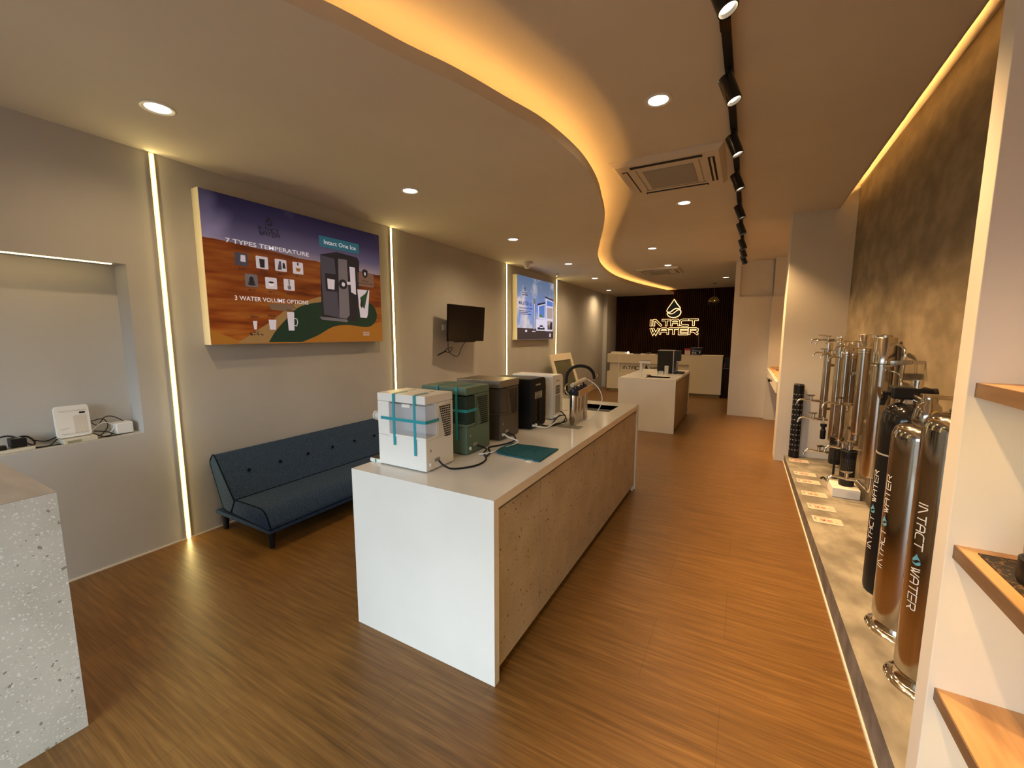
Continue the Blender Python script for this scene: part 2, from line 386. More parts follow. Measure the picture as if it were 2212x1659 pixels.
# lower ceiling: slab with the curved front edge
curve = [(-2.45, YF), (-2.25, -1.0), (-1.98, -.2), (-1.78, .5), (-1.62, 1.1), (-1.54, 1.31), (-1.45, 1.59), (-1.35, 1.85), (-1.25, 2.21), (-1.18, 2.46), (-1.138, 2.78), (-1.13, 3.15),
         (-1.18, 3.61), (-1.27, 4.03), (-1.41, 4.6), (-1.64, 5.25), (-1.96, 6.12), (-2.19, 6.83), (-2.40, 7.71), (-2.53, 8.77), (-2.53, 9.8), (-2.36, 11.1), (-2.10, 12.3), (-1.90, YB)]
def smooth(pts, k=6):
    out = []
    for i in range(len(pts)-1):
        p0 = Vector(pts[max(i-1, 0)]); p1 = Vector(pts[i]); p2 = Vector(pts[i+1]); p3 = Vector(pts[min(i+2, len(pts)-1)])
        for j in range(k):
            t = j/k; out.append(tuple(.5*((2*p1)+(-p0+p2)*t+(2*p0-5*p1+4*p2-p3)*t*t+(-p0+3*p1-3*p2+p3)*t**3)))
    return out+[pts[-1]]
cv = smooth(curve)
mb = MB(); th = .018; lip = .072
rows = []
for i, (x, y) in enumerate(cv):
    a = Vector(cv[max(i-1, 0)]); b = Vector(cv[min(i+1, len(cv)-1)]); d = (b-a).normalized(); q = Vector((x, y))+Vector((-d.y, d.x))*.012; z = zc(y)
    rows.append([mb.bm.verts.new(p) for p in ((XL-.01, y, z), (x, y, z), (x, y, z+lip), (q.x, q.y, z+lip), (q.x, q.y, z+th), (XL-.01, y, z+th))])
for a, b in zip(rows, rows[1:]):
    for i in range(6): mb._f([a[i], a[(i+1) % 6], b[(i+1) % 6], b[i]])
mb._f(rows[0]); mb._f(rows[-1][::-1])
struct(mb.mesh('ceiling_lower', M['ceil']))
# upper ceiling board, right edge open to the wall recess
mb = MB()
def slab(x0, x1, y0, y1, f, t):
    mb.hexa([(x0, y0, f(y0)), (x1, y0, f(y0)), (x1, y1, f(y1)), (x0, y1, f(y1)), (x0, y0, f(y0)+t), (x1, y0, f(y0)+t), (x1, y1, f(y1)+t), (x0, y1, f(y1)+t)])
slab(XL-.01, .862, YF-.1, YB+.05, zu, .03); slab(.862, 1.3, YF-.1, 1.58, zu, .03); slab(.862, 1.3, 6.12, 9.4, zu, .03); slab(.850, .862, 1.58, 6.12, zu, .082)
struct(mb.mesh('ceiling_upper', M['ceil']))
struct(MB().box((.5, 1.5, 3.235), (1.3, 6.3, 3.30)).mesh('ceiling_recess', M['white_wall']))
struct(MB().box((XL-.2, YF-.2, 3.40), (1.6, YB+.3, 3.5)).mesh('ceiling_slab', M['white_wall']))
# plinth along the right wall
mb = MB(); mb.use(M['plinth'])
y0, y1, x0, x1 = 1.622, 6.10, .522, 1.0248
mb.hexa([(x0, y0, .012), (x1, y0, .012), (x1, y1, .012), (x0, y1, .012), (x0, y0, zp(y0)), (x1, y0, zp(y0)), (x1, y1, zp(y1)), (x0, y1, zp(y1))])
o = mb.mesh('plinth', M['plinth'])
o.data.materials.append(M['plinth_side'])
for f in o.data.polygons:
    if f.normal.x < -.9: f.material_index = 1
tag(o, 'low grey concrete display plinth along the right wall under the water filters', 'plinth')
struct(MB().box((.514, 1.60, 0), (.60, 6.10, .014)).mesh('trim_1', M['paper']))
struct(MB().box((XL-.005, YF, 0), (XL+.008, 12.3, .010)).mesh('baseboard_left', M['paper']))

# ================================================================== lights
# vertical LED lines in the left wall
for i, (y, lab) in enumerate(((1.457, 'vertical warm LED line at the left end of the sofa, running floor to ceiling'), (3.727, 'vertical warm LED line between the desert poster and the black television'),
                   (6.468, 'vertical warm LED line between the black television and the sky-blue poster'), (8.70, 'vertical warm LED line just past the sky-blue poster'))):
    t = thing('led_wall_light', lab, 'wall light', (XL, y, 0), 'vertical LED lines on the left wall')
    MB().box((XL+.001, y-.016, .001), (XL+.012, y+.016, zc(y)-.002)).mesh('channel', mat('led_channel', (.7, .6, .35), .5), t)
    MB().box((XL+.010, y-.0075, .004), (XL+.017, y+.0075, zc(y)-.012)).mesh('diffuser', emis('led_line', LEDY, 22*LAMP), t)
# cove strip hidden behind the edge of the lower ceiling
mb = MB(); off = []
for i, (x, y) in enumerate(cv):
    a = Vector(cv[max(i-1, 0)]); b = Vector(cv[min(i+1, len(cv)-1)]); d = (b-a).normalized(); nn = Vector((-d.y, d.x)); off.append((Vector((x, y))+nn*.105, nn))
rows = []
for (p, nn) in off:
    z = zc(p.y)+th+.001; q = p+nn*.012
    rows.append([mb.bm.verts.new(v) for v in ((p.x, p.y, z), (q.x, q.y, z), (q.x, q.y, z+.006), (p.x, p.y, z+.006))])
for a, b in zip(rows, rows[1:]):
    for i in range(4): mb._f([a[i], a[(i+1) % 4], b[(i+1) % 4], b[i]])
mb._f(rows[0]); mb._f(rows[-1][::-1])
tag(mb.mesh('cove_strip_light', emis('cove_strip', AMBER, 30*LAMP)), 'amber cove light strip following the curved ceiling edge', 'cove light')
tag(MB().hexa([(.770, 1.64, zu(1.64)+.031), (.784, 1.64, zu(1.64)+.031), (.784, 6.08, zu(6.08)+.031), (.770, 6.08, zu(6.08)+.031), (.770, 1.64, zu(1.64)+.038), (.784, 1.64, zu(1.64)+.038), (.784, 6.08, zu(6.08)+.038), (.770, 6.08, zu(6.08)+.038)]).mesh('cove_strip_light', emis('cove_strip2', AMBER, 118*LAMP)), 'amber cove light strip above the concrete wall on the right', 'cove light')

# recessed downlights
dl = thing('downlight', '', 'ceiling light', (0, 0, 0), 'recessed round ceiling downlights')
MB().lathe((0, 0, 0), [(.060, .012), (.060, -.002), (.066, -.006), (.080, -.006), (.084, -.002), (.084, .002)], 40, caps=False).mesh('trim_ring', M['white'], dl)
MB().lathe((0, 0, 0), [(.0605, -.001), (.0605, .006)], 32).mesh('lens', emis('downlight_lens', (1, .90, .72), 9*LAMP), dl)
l = add_light('lamp', 'SPOT', (0, 0, -.012), 105*LAMP, (1, .69, .36), parent=dl, spot_size=math.radians(160), spot_blend=1, shadow_soft_size=.05)
spots = [((-2.973, 1.218), zc, 'recessed downlight nearest the niche, above the first LED line'), ((-2.654, 2.91), zc, 'recessed downlight in front of the desert poster'),
  ((-2.741, 4.943), zc, 'recessed downlight in front of the black television'), ((-2.777, 7.013), zc, 'recessed downlight in front of the sky-blue poster'),
  ((-2.926, 8.954), zc, 'recessed downlight past the sky-blue poster'), ((-3.321, 11.389), zc, 'farthest recessed downlight of the lower ceiling, near the dark slatted wall'),
  ((-.565, 2.911), zu, 'large recessed downlight in front of the nearer ceiling cassette'), ((-.667, 5.089), zu, 'recessed downlight just behind the nearer ceiling cassette'),
  ((-1.414, 7.279), zu, 'recessed downlight before the farther ceiling cassette'), ((-1.43, 9.0), zu, 'small recessed downlight right at the farther ceiling cassette'),
  ((-.47, 11.277), zu, 'recessed downlight beside the pendant lamp')]
for i, ((x, y), f, lab) in enumerate(spots):
    if i == 0: dl.location = (x, y, f(y)); dl['label'] = lab; c = dl
    else: c = dup(dl, (x, y, f(y)), lab)
    if f is zc:      # the lamps of the lower ceiling are dimmer
        for ch in c.children:
            if ch.type == 'LIGHT': ch.data = ch.data.copy(); ch.data.energy = (34 if i < 2 else 66)*LAMP

# track with spotlights
tr = thing('light_track', 'long black lighting track running down the upper ceiling', 'light track', (-.18, 2.0, zu(2)))
xa = lambda y: -.192+.0115*y
mb = MB(); ya, yb = .25, 8.35; a = xa(ya); b = xa(yb)
mb.hexa([(a-.021, ya, zu(ya)-.034), (a+.021, ya, zu(ya)-.034), (b+.021, yb, zu(yb)-.034), (b-.021, yb, zu(yb)-.034), (a-.021, ya, zu(ya)+.002), (a+.021, ya, zu(ya)+.002), (b+.021, yb, zu(yb)+.002), (b-.021, yb, zu(yb)+.002)])
mb.mesh('rail', M['black'], tr)
MB().box((xa(2.35)-.024, 2.31, zu(2.35)-.040), (xa(2.35)+.024, 2.39, zu(2.35)-.03)).mesh('connector', M['gloss_black'], tr)
sp = thing('track_spotlight', '', 'spotlight', (0, 0, 0), 'black spotlights along the ceiling track')
ax = Vector((.38, -.04, -1)).normalized()
c0 = Vector((-.015, 0, -.075)); c1 = c0+ax*.145
MB().cyl((0, 0, -.034), (0, 0, -.052), .018, n=16).mesh('adapter', M['black'], sp)
MB().tube([(0, 0, -.05), (.0, .0, -.075), tuple(c0+ax*.03)], .009, smooth_path=False).mesh('stem', M['black'], sp)
mb = MB(); mb.loft([mb.ring(c0, ax, .036, 28), mb.ring(c0+ax*.004, ax, .040, 28), mb.ring(c1, ax, .040, 28), mb.ring(c1, ax, .036, 28), mb.ring(c1-ax*.03, ax, .033, 28)], True)
hd_ = mb.mesh('head', M['gloss_black'], sp)
MB().cyl(c1-ax*.022, c1-ax*.018, .0335, n=28).mesh('lens', emis('spot_lens', (1, .78, .50), 7*LAMP), hd_)
add_light('lamp', 'SPOT', c1+ax*.003, 122*LAMP, (1, .60, .25), parent=sp, dir=tuple(ax), spot_size=math.radians(76), spot_blend=.8, shadow_soft_size=.03)
hy = [(.75, 'added black track spotlight out of view, lighting the partition edge'), (2.0, 'black track spotlight cut off by the top edge, nearest of the row'), (2.72, 'black track spotlight before the large downlight, second of the row'), (3.47, 'black track spotlight over the near end of the ceiling cassette'),  # first head is unseen, added to brighten the partition edge
      (4.24, 'black track spotlight over the far end of the ceiling cassette'), (5.2, 'fifth black track spotlight from the near end, just past the ceiling cassette'), (5.96, 'sixth black track spotlight from the near end'),
      (6.9, 'seventh black track spotlight from the near end'), (7.55, 'last but one of the black track spotlights'), (8.2, 'farthest black track spotlight of the row')]
for i, (y, lab) in enumerate(hy):
    if i == 0: sp.location = (xa(y), y, zu(y)); sp['label'] = lab
    else: dup(sp, (xa(y), y, zu(y)), lab)

# ceiling cassettes
def cassette(x0, x1, y0, y1, lab):
    zt = zu(y0)+.005; zb = zu(y1)-.030; cx, cy = (x0+x1)/2, (y0+y1)/2
    t = thing('ceiling_air_conditioner', lab, 'air conditioner', (cx, cy, zt))
    mb = MB(); e = .04
    mb.hexa([(x0+e, y0+e, zb), (x1-e, y0+e, zb), (x1-e, y1-e, zb), (x0+e, y1-e, zb), (x0, y0, zt-.012), (x1, y0, zt-.012), (x1, y1, zt-.012), (x0, y1, zt-.012)])
    mb.box((x0, y0, zt-.013), (x1, y1, zt+.004)); mb.mesh('body', M['acbody'], t, bev=.004)
    m_ = .24
    MB().box((x0+m_, y0+m_-.02, zb-.006), (x1-m_, y1-m_+.02, zb+.003)).mesh('intake_grille', M['acgrille'], t, bev=.002)
    mb = MB()
    for q in (x0+m_-.05, x1-m_+.045): mb.box((q, y0+.17, zb-.004), (q+.006, y1-.17, zb+.002))
    mb.box((x0+.17, y1-.185, zb-.004), (x1-.17, y1-.18, zb+.002)); mb.mesh('seams', M['greyplastic'], t)
    L4 = [((x0+.16, y0+.075), (x1-.16, y0+.125)), ((x0+.16, y1-.125), (x1-.16, y1-.075)), ((x0+.075, y0+.16), (x0+.125, y1-.16)), ((x1-.125, y0+.16), (x1-.075, y1-.16))]
    for i, (a, b) in enumerate(L4):
        ou_ = MB().box((*a, zb-.002), (*b, zb+.004)).mesh('outlet', M['darkgap'], t)
        mb = MB()
        if i < 2: mb.box((a[0]+.01, a[1]+.030, zb-.005), (b[0]-.01, b[1]-.004, zb-.001)) if i else mb.box((a[0]+.01, b[1]-.006, zb-.005), (b[0]-.01, b[1]+.002, zb-.001))
        else: mb.box((a[0]+.018, a[1]+.01, zb-.006), (a[0]+.034, b[1]-.01, zb-.001)) if i == 3 else mb.box((a[0]+.004, a[1]+.01, zb-.006), (b[0]-.008, b[1]-.01, zb-.001))
        mb.mesh('flap', M['acbody'], ou_)
cassette(-1.11, -.22, 3.69, 4.60, 'nearer white ceiling cassette air conditioner beside the spotlight track')
cassette(-2.13, -1.24, 9.16, 10.05, 'farther ceiling cassette air conditioner near the slatted wall')
# small ceiling fixtures
t = thing('security_camera', 'small white security camera on the ceiling near the sky-blue poster', 'camera', (-3.34, 6.51, zc(6.5)))
z = zc(6.5)
MB().box((-3.38, 6.46, z-.02), (-3.26, 6.58, z+.001)).mesh('mount', M['white'], t, bev=.003)
MB().lathe((-3.33, 6.5, z-.115), [(.03, 0), (.042, .012), (.045, .05), (.045, .098)], 20).mesh('housing', M['white'], t)
t = thing('ceiling_sensor', 'small metal sprinkler on the ceiling above the last LED line', 'sprinkler', (-3.37, 7.9, zc(7.9)))
z = zc(7.9)
MB().lathe((-3.37, 7.9, z-.012), [(.035, .013), (.035, .006), (.012, 0)], 20).mesh('collar', M['chrome'], t)
MB().lathe((-3.37, 7.9, z-.06), [(.022, 0), (.022, .004), (.008, .008), (.008, .05)], 16).mesh('nozzle', M['chrome'], t)
# pendant lamp
t = thing('pendant_lamp', 'gold glass dome pendant lamp before the slatted wall', 'pendant lamp', (-.757, 12.2, zu(12.2)))
z = zu(12.2)
MB().lathe((-.757, 12.2, z-.025), [(.04, .0), (.05, .026)], 20).mesh('ceiling_cap', M['brass'], t)
MB().cyl((-.757, 12.2, 2.56), (-.757, 12.2, z-.02), .0025, n=8).mesh('cord', mat('pale_cord', (.3, .27, .2), .5), t)
MB().lathe((-.757, 12.2, 2.43), [(.138, 0), (.135, .03), (.115, .075), (.075, .11), (.025, .128), (.02, .14)], 32, caps=False).mesh('shade', M['brass'], t)
MB().lathe((-.757, 12.2, 2.43), [(.136, 0), (.128, -.05), (.10, -.095), (.06, -.125), (.02, -.137)], 32, caps=False).mesh('lower_glass', mat('dark_glass', (.03, .025, .015), .05, alpha=.45), t)
MB().lathe((-.757, 12.2, 2.46), [(.005, -.05), (.03, -.03), (.03, .0), (.012, .04)], 16).mesh('bulb', mat('bulb', (.8, .75, .6), .2), t)

# ================================================================== posters on the left wall
def lightbox(name, label, y0, y1, z0, z1, sides):
    t = thing(name, label, 'poster', (XL, (y0+y1)/2, z0))
    MB().box((XL+.001, y0, z0), (XL+.099, y1, z1)).mesh('frame', sides, t, bev=.002)
    return t
y0, y1, z0, z1 = 1.688, 3.456, 1.512, 2.690
def art_mat(name, build, es):
    m = bpy.data.materials.new(name); m.use_nodes = True; b = m.node_tree.nodes['Principled BSDF']; b.inputs['Roughness'].default_value = .45
    c = build(m); m.node_tree.links.new(c, b.inputs['Base Color']); m.node_tree.links.new(c, b.inputs['Emission Color']); b.inputs['Emission Strength'].default_value = es; return m
def pm(name, col, es): return mat(name, col, .45, emit=col, es=es)
def desert(m):
    L = m.node_tree.links; t = N(m, 'ShaderNodeTexCoord'); s = N(m, 'ShaderNodeSeparateXYZ'); L.new(t.outputs['Object'], s.inputs[0])
    zf = N(m, 'ShaderNodeMath', operation='MULTIPLY'); L.new(s.outputs['Z'], zf.inputs[0]); zf.inputs[1].default_value = 1/1.178
    yf = N(m, 'ShaderNodeMath', operation='MULTIPLY_ADD'); L.new(s.outputs['Y'], yf.inputs[0]); yf.inputs[1].default_value = 1/1.768; yf.inputs[2].default_value = .5
    sky = ramp(m, zf.outputs[0], [(.64, (.30, .26, .34)), (.72, (.13, .12, .24)), (.86, (.035, .032, .105)), (1.0, (.008, .008, .045))])
    cl = N(m, 'ShaderNodeTexNoise'); cl.inputs['Scale'].default_value = 1.6; cl.inputs['Detail'].default_value = 3; L.new(t.outputs['Object'], cl.inputs['Vector'])
    clr = ramp(m, cl.outputs[0], [(.5, (0, 0, 0)), (.72, (.16, .15, .24))])
    sk = mixc(m, 1.0, sky.outputs[0], clr.outputs[0], 'ADD')
    mp = N(m, 'ShaderNodeMapping'); mp.inputs['Scale'].default_value = (1, 1.2, 9); L.new(t.outputs['Object'], mp.inputs[0])
    n = N(m, 'ShaderNodeTexNoise'); n.inputs['Scale'].default_value = 1.6; n.inputs['Detail'].default_value = 6; L.new(mp.outputs[0], n.inputs['Vector'])
    sd = ramp(m, n.outputs[0], [(.3, (.075, .013, .004)), (.46, (.20, .045, .007)), (.7, (.34, .13, .025))])
    low = ramp(m, zf.outputs[0], [(0, (1.15, 1.0, .8)), (.35, (.95, .9, .8)), (.65, (.85, .72, .72))])
    sd2 = mixc(m, 1.0, sd.outputs[0], low.outputs[0], 'MULTIPLY')
    n2 = N(m, 'ShaderNodeTexNoise'); n2.inputs['Scale'].default_value = 3; L.new(t.outputs['Object'], n2.inputs['Vector'])
    h = N(m, 'ShaderNodeMath', operation='MULTIPLY_ADD'); L.new(n2.outputs[0], h.inputs[0]); h.inputs[1].default_value = .06; L.new(zf.outputs[0], h.inputs[2])
    h2 = N(m, 'ShaderNodeMath', operation='MULTIPLY_ADD'); L.new(yf.outputs[0], h2.inputs[0]); h2.inputs[1].default_value = .07; L.new(h.outputs[0], h2.inputs[2])
    g = N(m, 'ShaderNodeMath', operation='GREATER_THAN'); L.new(h2.outputs[0], g.inputs[0]); g.inputs[1].default_value = .725
    return mixc(m, g.outputs[0], sd2, sk)
ES1 = .22
po1 = lightbox('desert_poster', 'wide lit poster of a desert with a water dispenser, reading 7 TYPES TEMPERATURE', y0, y1, z0, z1, mat('poster_side', (.80, .72, .55), .4))
fr = Fr((XL+.099, y0, z0), (0, 1.768, 0), (0, 0, 1.178), (1, 0, 0))
MB().box((XL+.098, y0+.003, z0+.003), (XL+.1005, y1-.003, z1-.003)).mesh('print', art_mat('desert_print', desert, ES1), po1)
mb = MB(); W = .0020
def q(m, pts, w): mb.use(m); flat(mb, fr, pts, W+w*.0004)
c_green = pm('p_green', (.008, .034, .022), ES1); c_sand = pm('p_sand', (.30, .18, .07), ES1); c_org = pm('p_orange', (.34, .14, .02), ES1); c_sand2 = pm('p_sand2', (.18, .12, .08), ES1)
q(c_org, [(.004, .004), (.996, .004), (.996, .19), (.86, .15), (.63, .15), (.45, .06), (.24, .02), (.11, .03), (.004, .10)][::1], 0)
q(c_green, smooth([(.242, .012), (.30, .10), (.39, .24), (.477, .334), (.567, .336), (.70, .30), (.803, .30), (.904, .357), (.955, .28), (.945, .19), (.88, .135), (.75, .15), (.634, .135), (.53, .06), (.432, .008)], 3), 1)
q(c_sand, smooth([(.11, .008), (.184, .08), (.292, .183), (.386, .292), (.48, .34), (.567, .38), (.567, .338), (.49, .315), (.414, .27), (.35, .18), (.299, .104), (.255, .008)], 3), 2)
q(c_sand2, [(.265, .289), (.33, .30), (.398, .296), (.411, .27), (.35, .245), (.28, .25)], 3)
c_dark = pm('p_dark', (.018, .018, .028), ES1); c_body = pm('p_body', (.065, .065, .10), ES1); c_steel = pm('p_steel', (.16, .15, .18), ES1); c_lt = pm('p_light', (.55, .52, .60), ES1*1.5); c_wh = pm('p_white', (.68, .66, .70), ES1*1.6)
q(c_dark, [(.57, .72), (.676, .765), (.82, .752), (.835, .72), (.805, .187), (.745, .19), (.56, .215)], 4)
q(c_body, [(.568, .715), (.66, .705), (.675, .21), (.575, .235)], 5)
q(c_steel, [(.685, .712), (.745, .715), (.748, .24), (.725, .205), (.675, .212)], 6)
q(c_steel, [(.545, .215), (.72, .20), (.735, .188), (.725, .175), (.56, .19)], 7)
q(c_dark, rbox(.594, .43, .672, .575, .008), 7); q(c_lt, [(.607, .448), (.650, .446), (.655, .53), (.607, .533)], 8)
q(c_dark, [(.71+.030*math.cos(a*PI/10), .50+.042*math.sin(a*PI/10)) for a in range(20)], 9); q(c_lt, [(.712+.012*math.cos(a*PI/8), .50+.018*math.sin(a*PI/8)) for a in range(16)], 10)
q(c_lt, [(.74, .50), (.80, .515), (.80, .535), (.735, .525)], 10); q(c_lt, [(.76, .66), (.80, .66), (.80, .42), (.765, .44)], 8)
q(pm('p_teal', (.03, .17, .26), ES1), [(.568, .785), (.836, .785), (.836, .872), (.568, .872)], 4)
q(pm('p_ghost', (.20, .12, .09), ES1), rbox(.815, .503, .943, .628, .015), 4)
q(c_dark, [(.853, .648), (.874, .662), (.896, .648), (.893, .60), (.874, .578), (.856, .60)], 6); q(c_lt, [(.868, .605), (.880, .605), (.880, .632), (.868, .632)], 7)
q(c_lt, [(.811, .471), (.904, .475), (.885, .25), (.874, .219), (.825, .221)], 5); q(pm('p_leaf', (.02, .07, .03), ES1), [(.83, .40), (.87, .44), (.90, .50), (.875, .38), (.86, .30), (.838, .33)], 6)
q(c_dark, [(.835, .38), (.85, .36), (.84, .30), (.828, .33)], 7)
for i, (u0, v1, u1, v0) in enumerate([(.127, .63, .184, .543), (.221, .628, .279, .54), (.313, .628, .373, .54), (.406, .627, .464, .537), (.165, .493, .223, .404), (.259, .486, .317, .402), (.352, .489, .41, .404)]):
    q([c_body, c_lt, c_lt, c_lt, c_steel, c_lt, c_lt][i], rbox(u0, v0, u1, v1, .006), 4); mu, mv = (u0+u1)/2, (v0+v1)/2
    if i == 0: q(c_lt, [(mu-.005, mv-.015), (mu+.018, mv-.015), (mu+.018, mv+.03), (mu-.002, mv+.03)], 5)
    if i == 1: q(c_dark, [(mu-.011, mv-.035), (mu+.011, mv-.035), (mu+.013, mv+.025), (mu-.013, mv+.025)], 5)
    if i == 2: q(c_body, [(mu-.018, mv-.035), (mu+.004, mv-.03), (mu+.002, mv+.03), (mu-.008, mv+.03)], 5); q(c_dark, [(mu+.008, mv-.02), (mu+.025, mv-.02), (mu+.02, mv+.02), (mu+.01, mv+.02)], 5)
    if i == 3: q(c_org, [(mu-.008, mv-.025), (mu+.008, mv-.025), (mu+.015, mv), (mu-.015, mv)], 5); q(c_dark, [(mu-.004, mv+.02), (mu+.004, mv+.02), (mu+.004, mv+.04), (mu-.004, mv+.04)], 5)
    if i == 4:
        for k, (w_, h_) in enumerate(((.018, -.025), (.015, -.01), (.012, .005), (.009, .018))): q(c_dark, [(mu+w_*math.cos(a*PI/6), mv+h_+.010*math.sin(a*PI/6)) for a in range(12)], 5+k)
    if i == 5: q(c_wh, [(mu-.016, mv+.005), (mu-.010, mv-.02), (mu+.010, mv-.02), (mu+.016, mv+.005)], 5); q(c_dark, [(mu+.014*math.cos(a*PI/6), mv+.006+.007*math.sin(a*PI/6)) for a in range(12)], 6)
    if i == 6: q(c_steel, [(mu-.003, mv-.01), (mu+.003, mv-.01), (mu+.004, mv+.04), (mu-.004, mv+.04)], 5); q(c_steel, [(mu-.008, mv-.035), (mu+.008, mv-.035), (mu+.010, mv-.01), (mu-.01, mv-.01)], 5)
mb.use(c_wh)
text(mb, fr, '7 TYPES TEMPERATURE', .093, .684, .502, .715, W+.003); text(mb, fr, '3 WATER VOLUME OPTIONS', .113, .305, .483, .336, W+.003); text(mb, fr, 'Intact One Ice', .598, .811, .812, .847, W+.003)
mb.use(c_dark)
for s_, (u, v) in zip(('5-10°C', 'Room', '40°C', '45°C', '85°C', '90°C', '99°C'), [(.158, .522), (.253, .524), (.343, .521), (.434, .519), (.194, .383), (.288, .38), (.381, .38)]): text(mb, fr, s_, u-.017, v-.008, u+.017, v+.007, W+.003)
for s_, (u, v) in zip(('280ml', '500ml', '1000ml'), [(.195, .196), (.279, .208), (.378, .252)]): text(mb, fr, s_, u-.019, v-.008, u+.019, v+.007, W+.003)
text(mb, fr, 'Child Lock', .846, .548, .900, .562, W+.003); text(mb, fr, 'Double tap to unlock', .822, .524, .937, .538, W+.003)
for pp in [[(.186, .164), (.207, .165), (.202, .104), (.190, .104)], [(.262, .177), (.301, .177), (.296, .104), (.266, .104)], [(.359, .238), (.398, .24), (.394, .098), (.363, .098)]]: q(c_lt, pp, 5)
for k in range(14): u, v = .20+random.uniform(-.03, .03), .075+random.uniform(-.012, .012); q(c_dark, [(u-.005, v), (u, v-.004), (u+.005, v+.002), (u, v+.005)], 5)
mb.use(c_lt); text(mb, fr, 'HEALTH', .842, .078, .889, .092, W+.003); text(mb, fr, 'BEGINS', .842, .058, .889, .072, W+.003)
fi = Fr((XL+.099, y0, z0), (0, 1, 0), (0, 0, 1), (1, 0, 0)); mb.use(c_dark)
for pp in drop(.525, 1.005, .085): flat(mb, fi, pp, W+.003)
word(mb, fi, 'INTACT', .432, .958, .178, .030, .006, W+.002, W+.003); word(mb, fi, 'WATER', .436, .920, .176, .030, .006, W+.002, W+.003)
strip(mb.use(c_lt), fi, [(.415*1.768-.03, .163*1.178+.035), (.415*1.768-.005, .163*1.178+.03), (.415*1.768, .163*1.178), (.415*1.768-.012, .163*1.178-.035), (.415*1.768-.032, .163*1.178-.03)], .006, W, W+.002)
mb.mesh('printed_artwork', c_wh, po1)

# second poster, brighter, blue sky
y0, y1, z0, z1 = 6.695, 8.345, 1.488, 2.663
ES2 = .75
def skyart(m):
    L = m.node_tree.links; t = N(m, 'ShaderNodeTexCoord'); s = N(m, 'ShaderNodeSeparateXYZ'); L.new(t.outputs['Object'], s.inputs[0])
    zf = N(m, 'ShaderNodeMath', operation='MULTIPLY'); L.new(s.outputs['Z'], zf.inputs[0]); zf.inputs[1].default_value = 1/1.175
    sky = ramp(m, zf.outputs[0], [(.2, (.12, .20, .42)), (.5, (.10, .17, .45)), (.8, (.10, .15, .26)), (1, (.07, .12, .22))])
    n = N(m, 'ShaderNodeTexNoise'); n.inputs['Scale'].default_value = 2.4; n.inputs['Detail'].default_value = 5; L.new(t.outputs['Object'], n.inputs['Vector'])
    r = ramp(m, n.outputs[0], [(.47, (0, 0, 0)), (.62, (1, 1, 1))])
    return mixc(m, r.outputs[0], sky.outputs[0], (.36, .36, .42))
po2 = lightbox('sky_poster', 'bright blue lit poster of a house and filter column, reading MALAYSIA 1st', y0, y1, z0, z1, mat('poster_side'))
fr = Fr((XL+.099, y0, z0), (0, 1.65, 0), (0, 0, 1.175), (1, 0, 0))
MB().box((XL+.098, y0+.003, z0+.003), (XL+.1005, y1-.003, z1-.003)).mesh('print', art_mat('sky_print', skyart, ES2), po2)
mb = MB()
d_floor = pm('s_floor', (.045, .035, .04), ES2*.5); d_roof = pm('s_roof', (.015, .018, .04), ES2*.6); d_wh = pm('s_white', (.42, .44, .60), ES2); d_blue = pm('s_blue', (.06, .14, .42), ES2); d_navy = pm('s_navy', (.015, .03, .15), ES2*.6)
d_tan = pm('s_tan', (.26, .22, .24), ES2); d_green = pm('s_green', (.05, .13, .04), ES2)
q(d_floor, [(.003, .004), (.997, .004), (.997, .165), (.003, .19)], 0)
q(d_wh, [(.531, .57), (.736, .62), (.741, .345), (.538, .35)], 1); q(d_blue, [(.555, .555), (.72, .595), (.72, .37), (.56, .375)], 2); q(d_green, [(.57, .375), (.60, .44), (.64, .41), (.67, .375)], 3)
q(d_wh, [(.748, .71), (.985, .675), (.985, .138), (.758, .138)], 1); q(d_wh, [(.481, .337), (.76, .343), (.76, .143), (.486, .146)], 1)
q(d_blue, [(.786, .681), (.97, .66), (.97, .58), (.786, .585)], 2); q(d_tan, [(.785, .55), (.97, .554), (.97, .363), (.788, .364)], 2); q(d_tan, [(.80, .325), (.975, .32), (.975, .16), (.804, .165)], 2)
q(d_roof, [(.515, .567), (.519, .6), (.733, .643), (.733, .614)], 3); q(d_roof, [(.726, .743), (.99, .705), (.99, .68), (.732, .719)], 3)
q(d_roof, [(.52, .165), (.52, .20), (.565, .205), (.59, .24), (.66, .24), (.69, .205), (.725, .20), (.725, .165)], 3); q(d_wh, [(.58, .195), (.68, .195), (.68, .21), (.58, .21)], 4)
q(d_roof, [(.87, .17), (.96, .17), (.96, .30), (.90, .30)], 3); q(pm('s_brown', (.10, .07, .05), ES2*.6), [(.82, .17), (.87, .17), (.87, .26), (.82, .24)], 3)
q(pm('s_column', (.10, .11, .12), ES2), [(.408, .163), (.446, .163), (.45, .60), (.452, .675), (.405, .675), (.402, .60)], 3); q(d_wh, [(.420, .17), (.432, .17), (.434, .59), (.420, .59)], 4)
mb.use(d_navy); text(mb, fr, 'MALAYSIA 1st', .038, .546, .358, .609, W+.003); text(mb, fr, '3S BACKWASH SYSTEM', .038, .483, .358, .513, W+.003)
for yy, l in ((.455, .29), (.430, .22), (.405, .30), (.382, .03)): flat(mb, fr, [(.043, yy-.004), (.043+l, yy-.004), (.043+l, yy+.005), (.043, yy+.005)], W+.001)
mb.use(d_wh); flat(mb, fr, [(.193, .125), (.242, .125), (.242, .157), (.193, .157)], W+.001); flat(mb, fr, [(.373, .128), (.464, .128), (.464, .14), (.373, .14)], W+.001)
flat(mb, fr, [(.873, .035), (.915, .035), (.915, .099), (.873, .099)], W+.001)
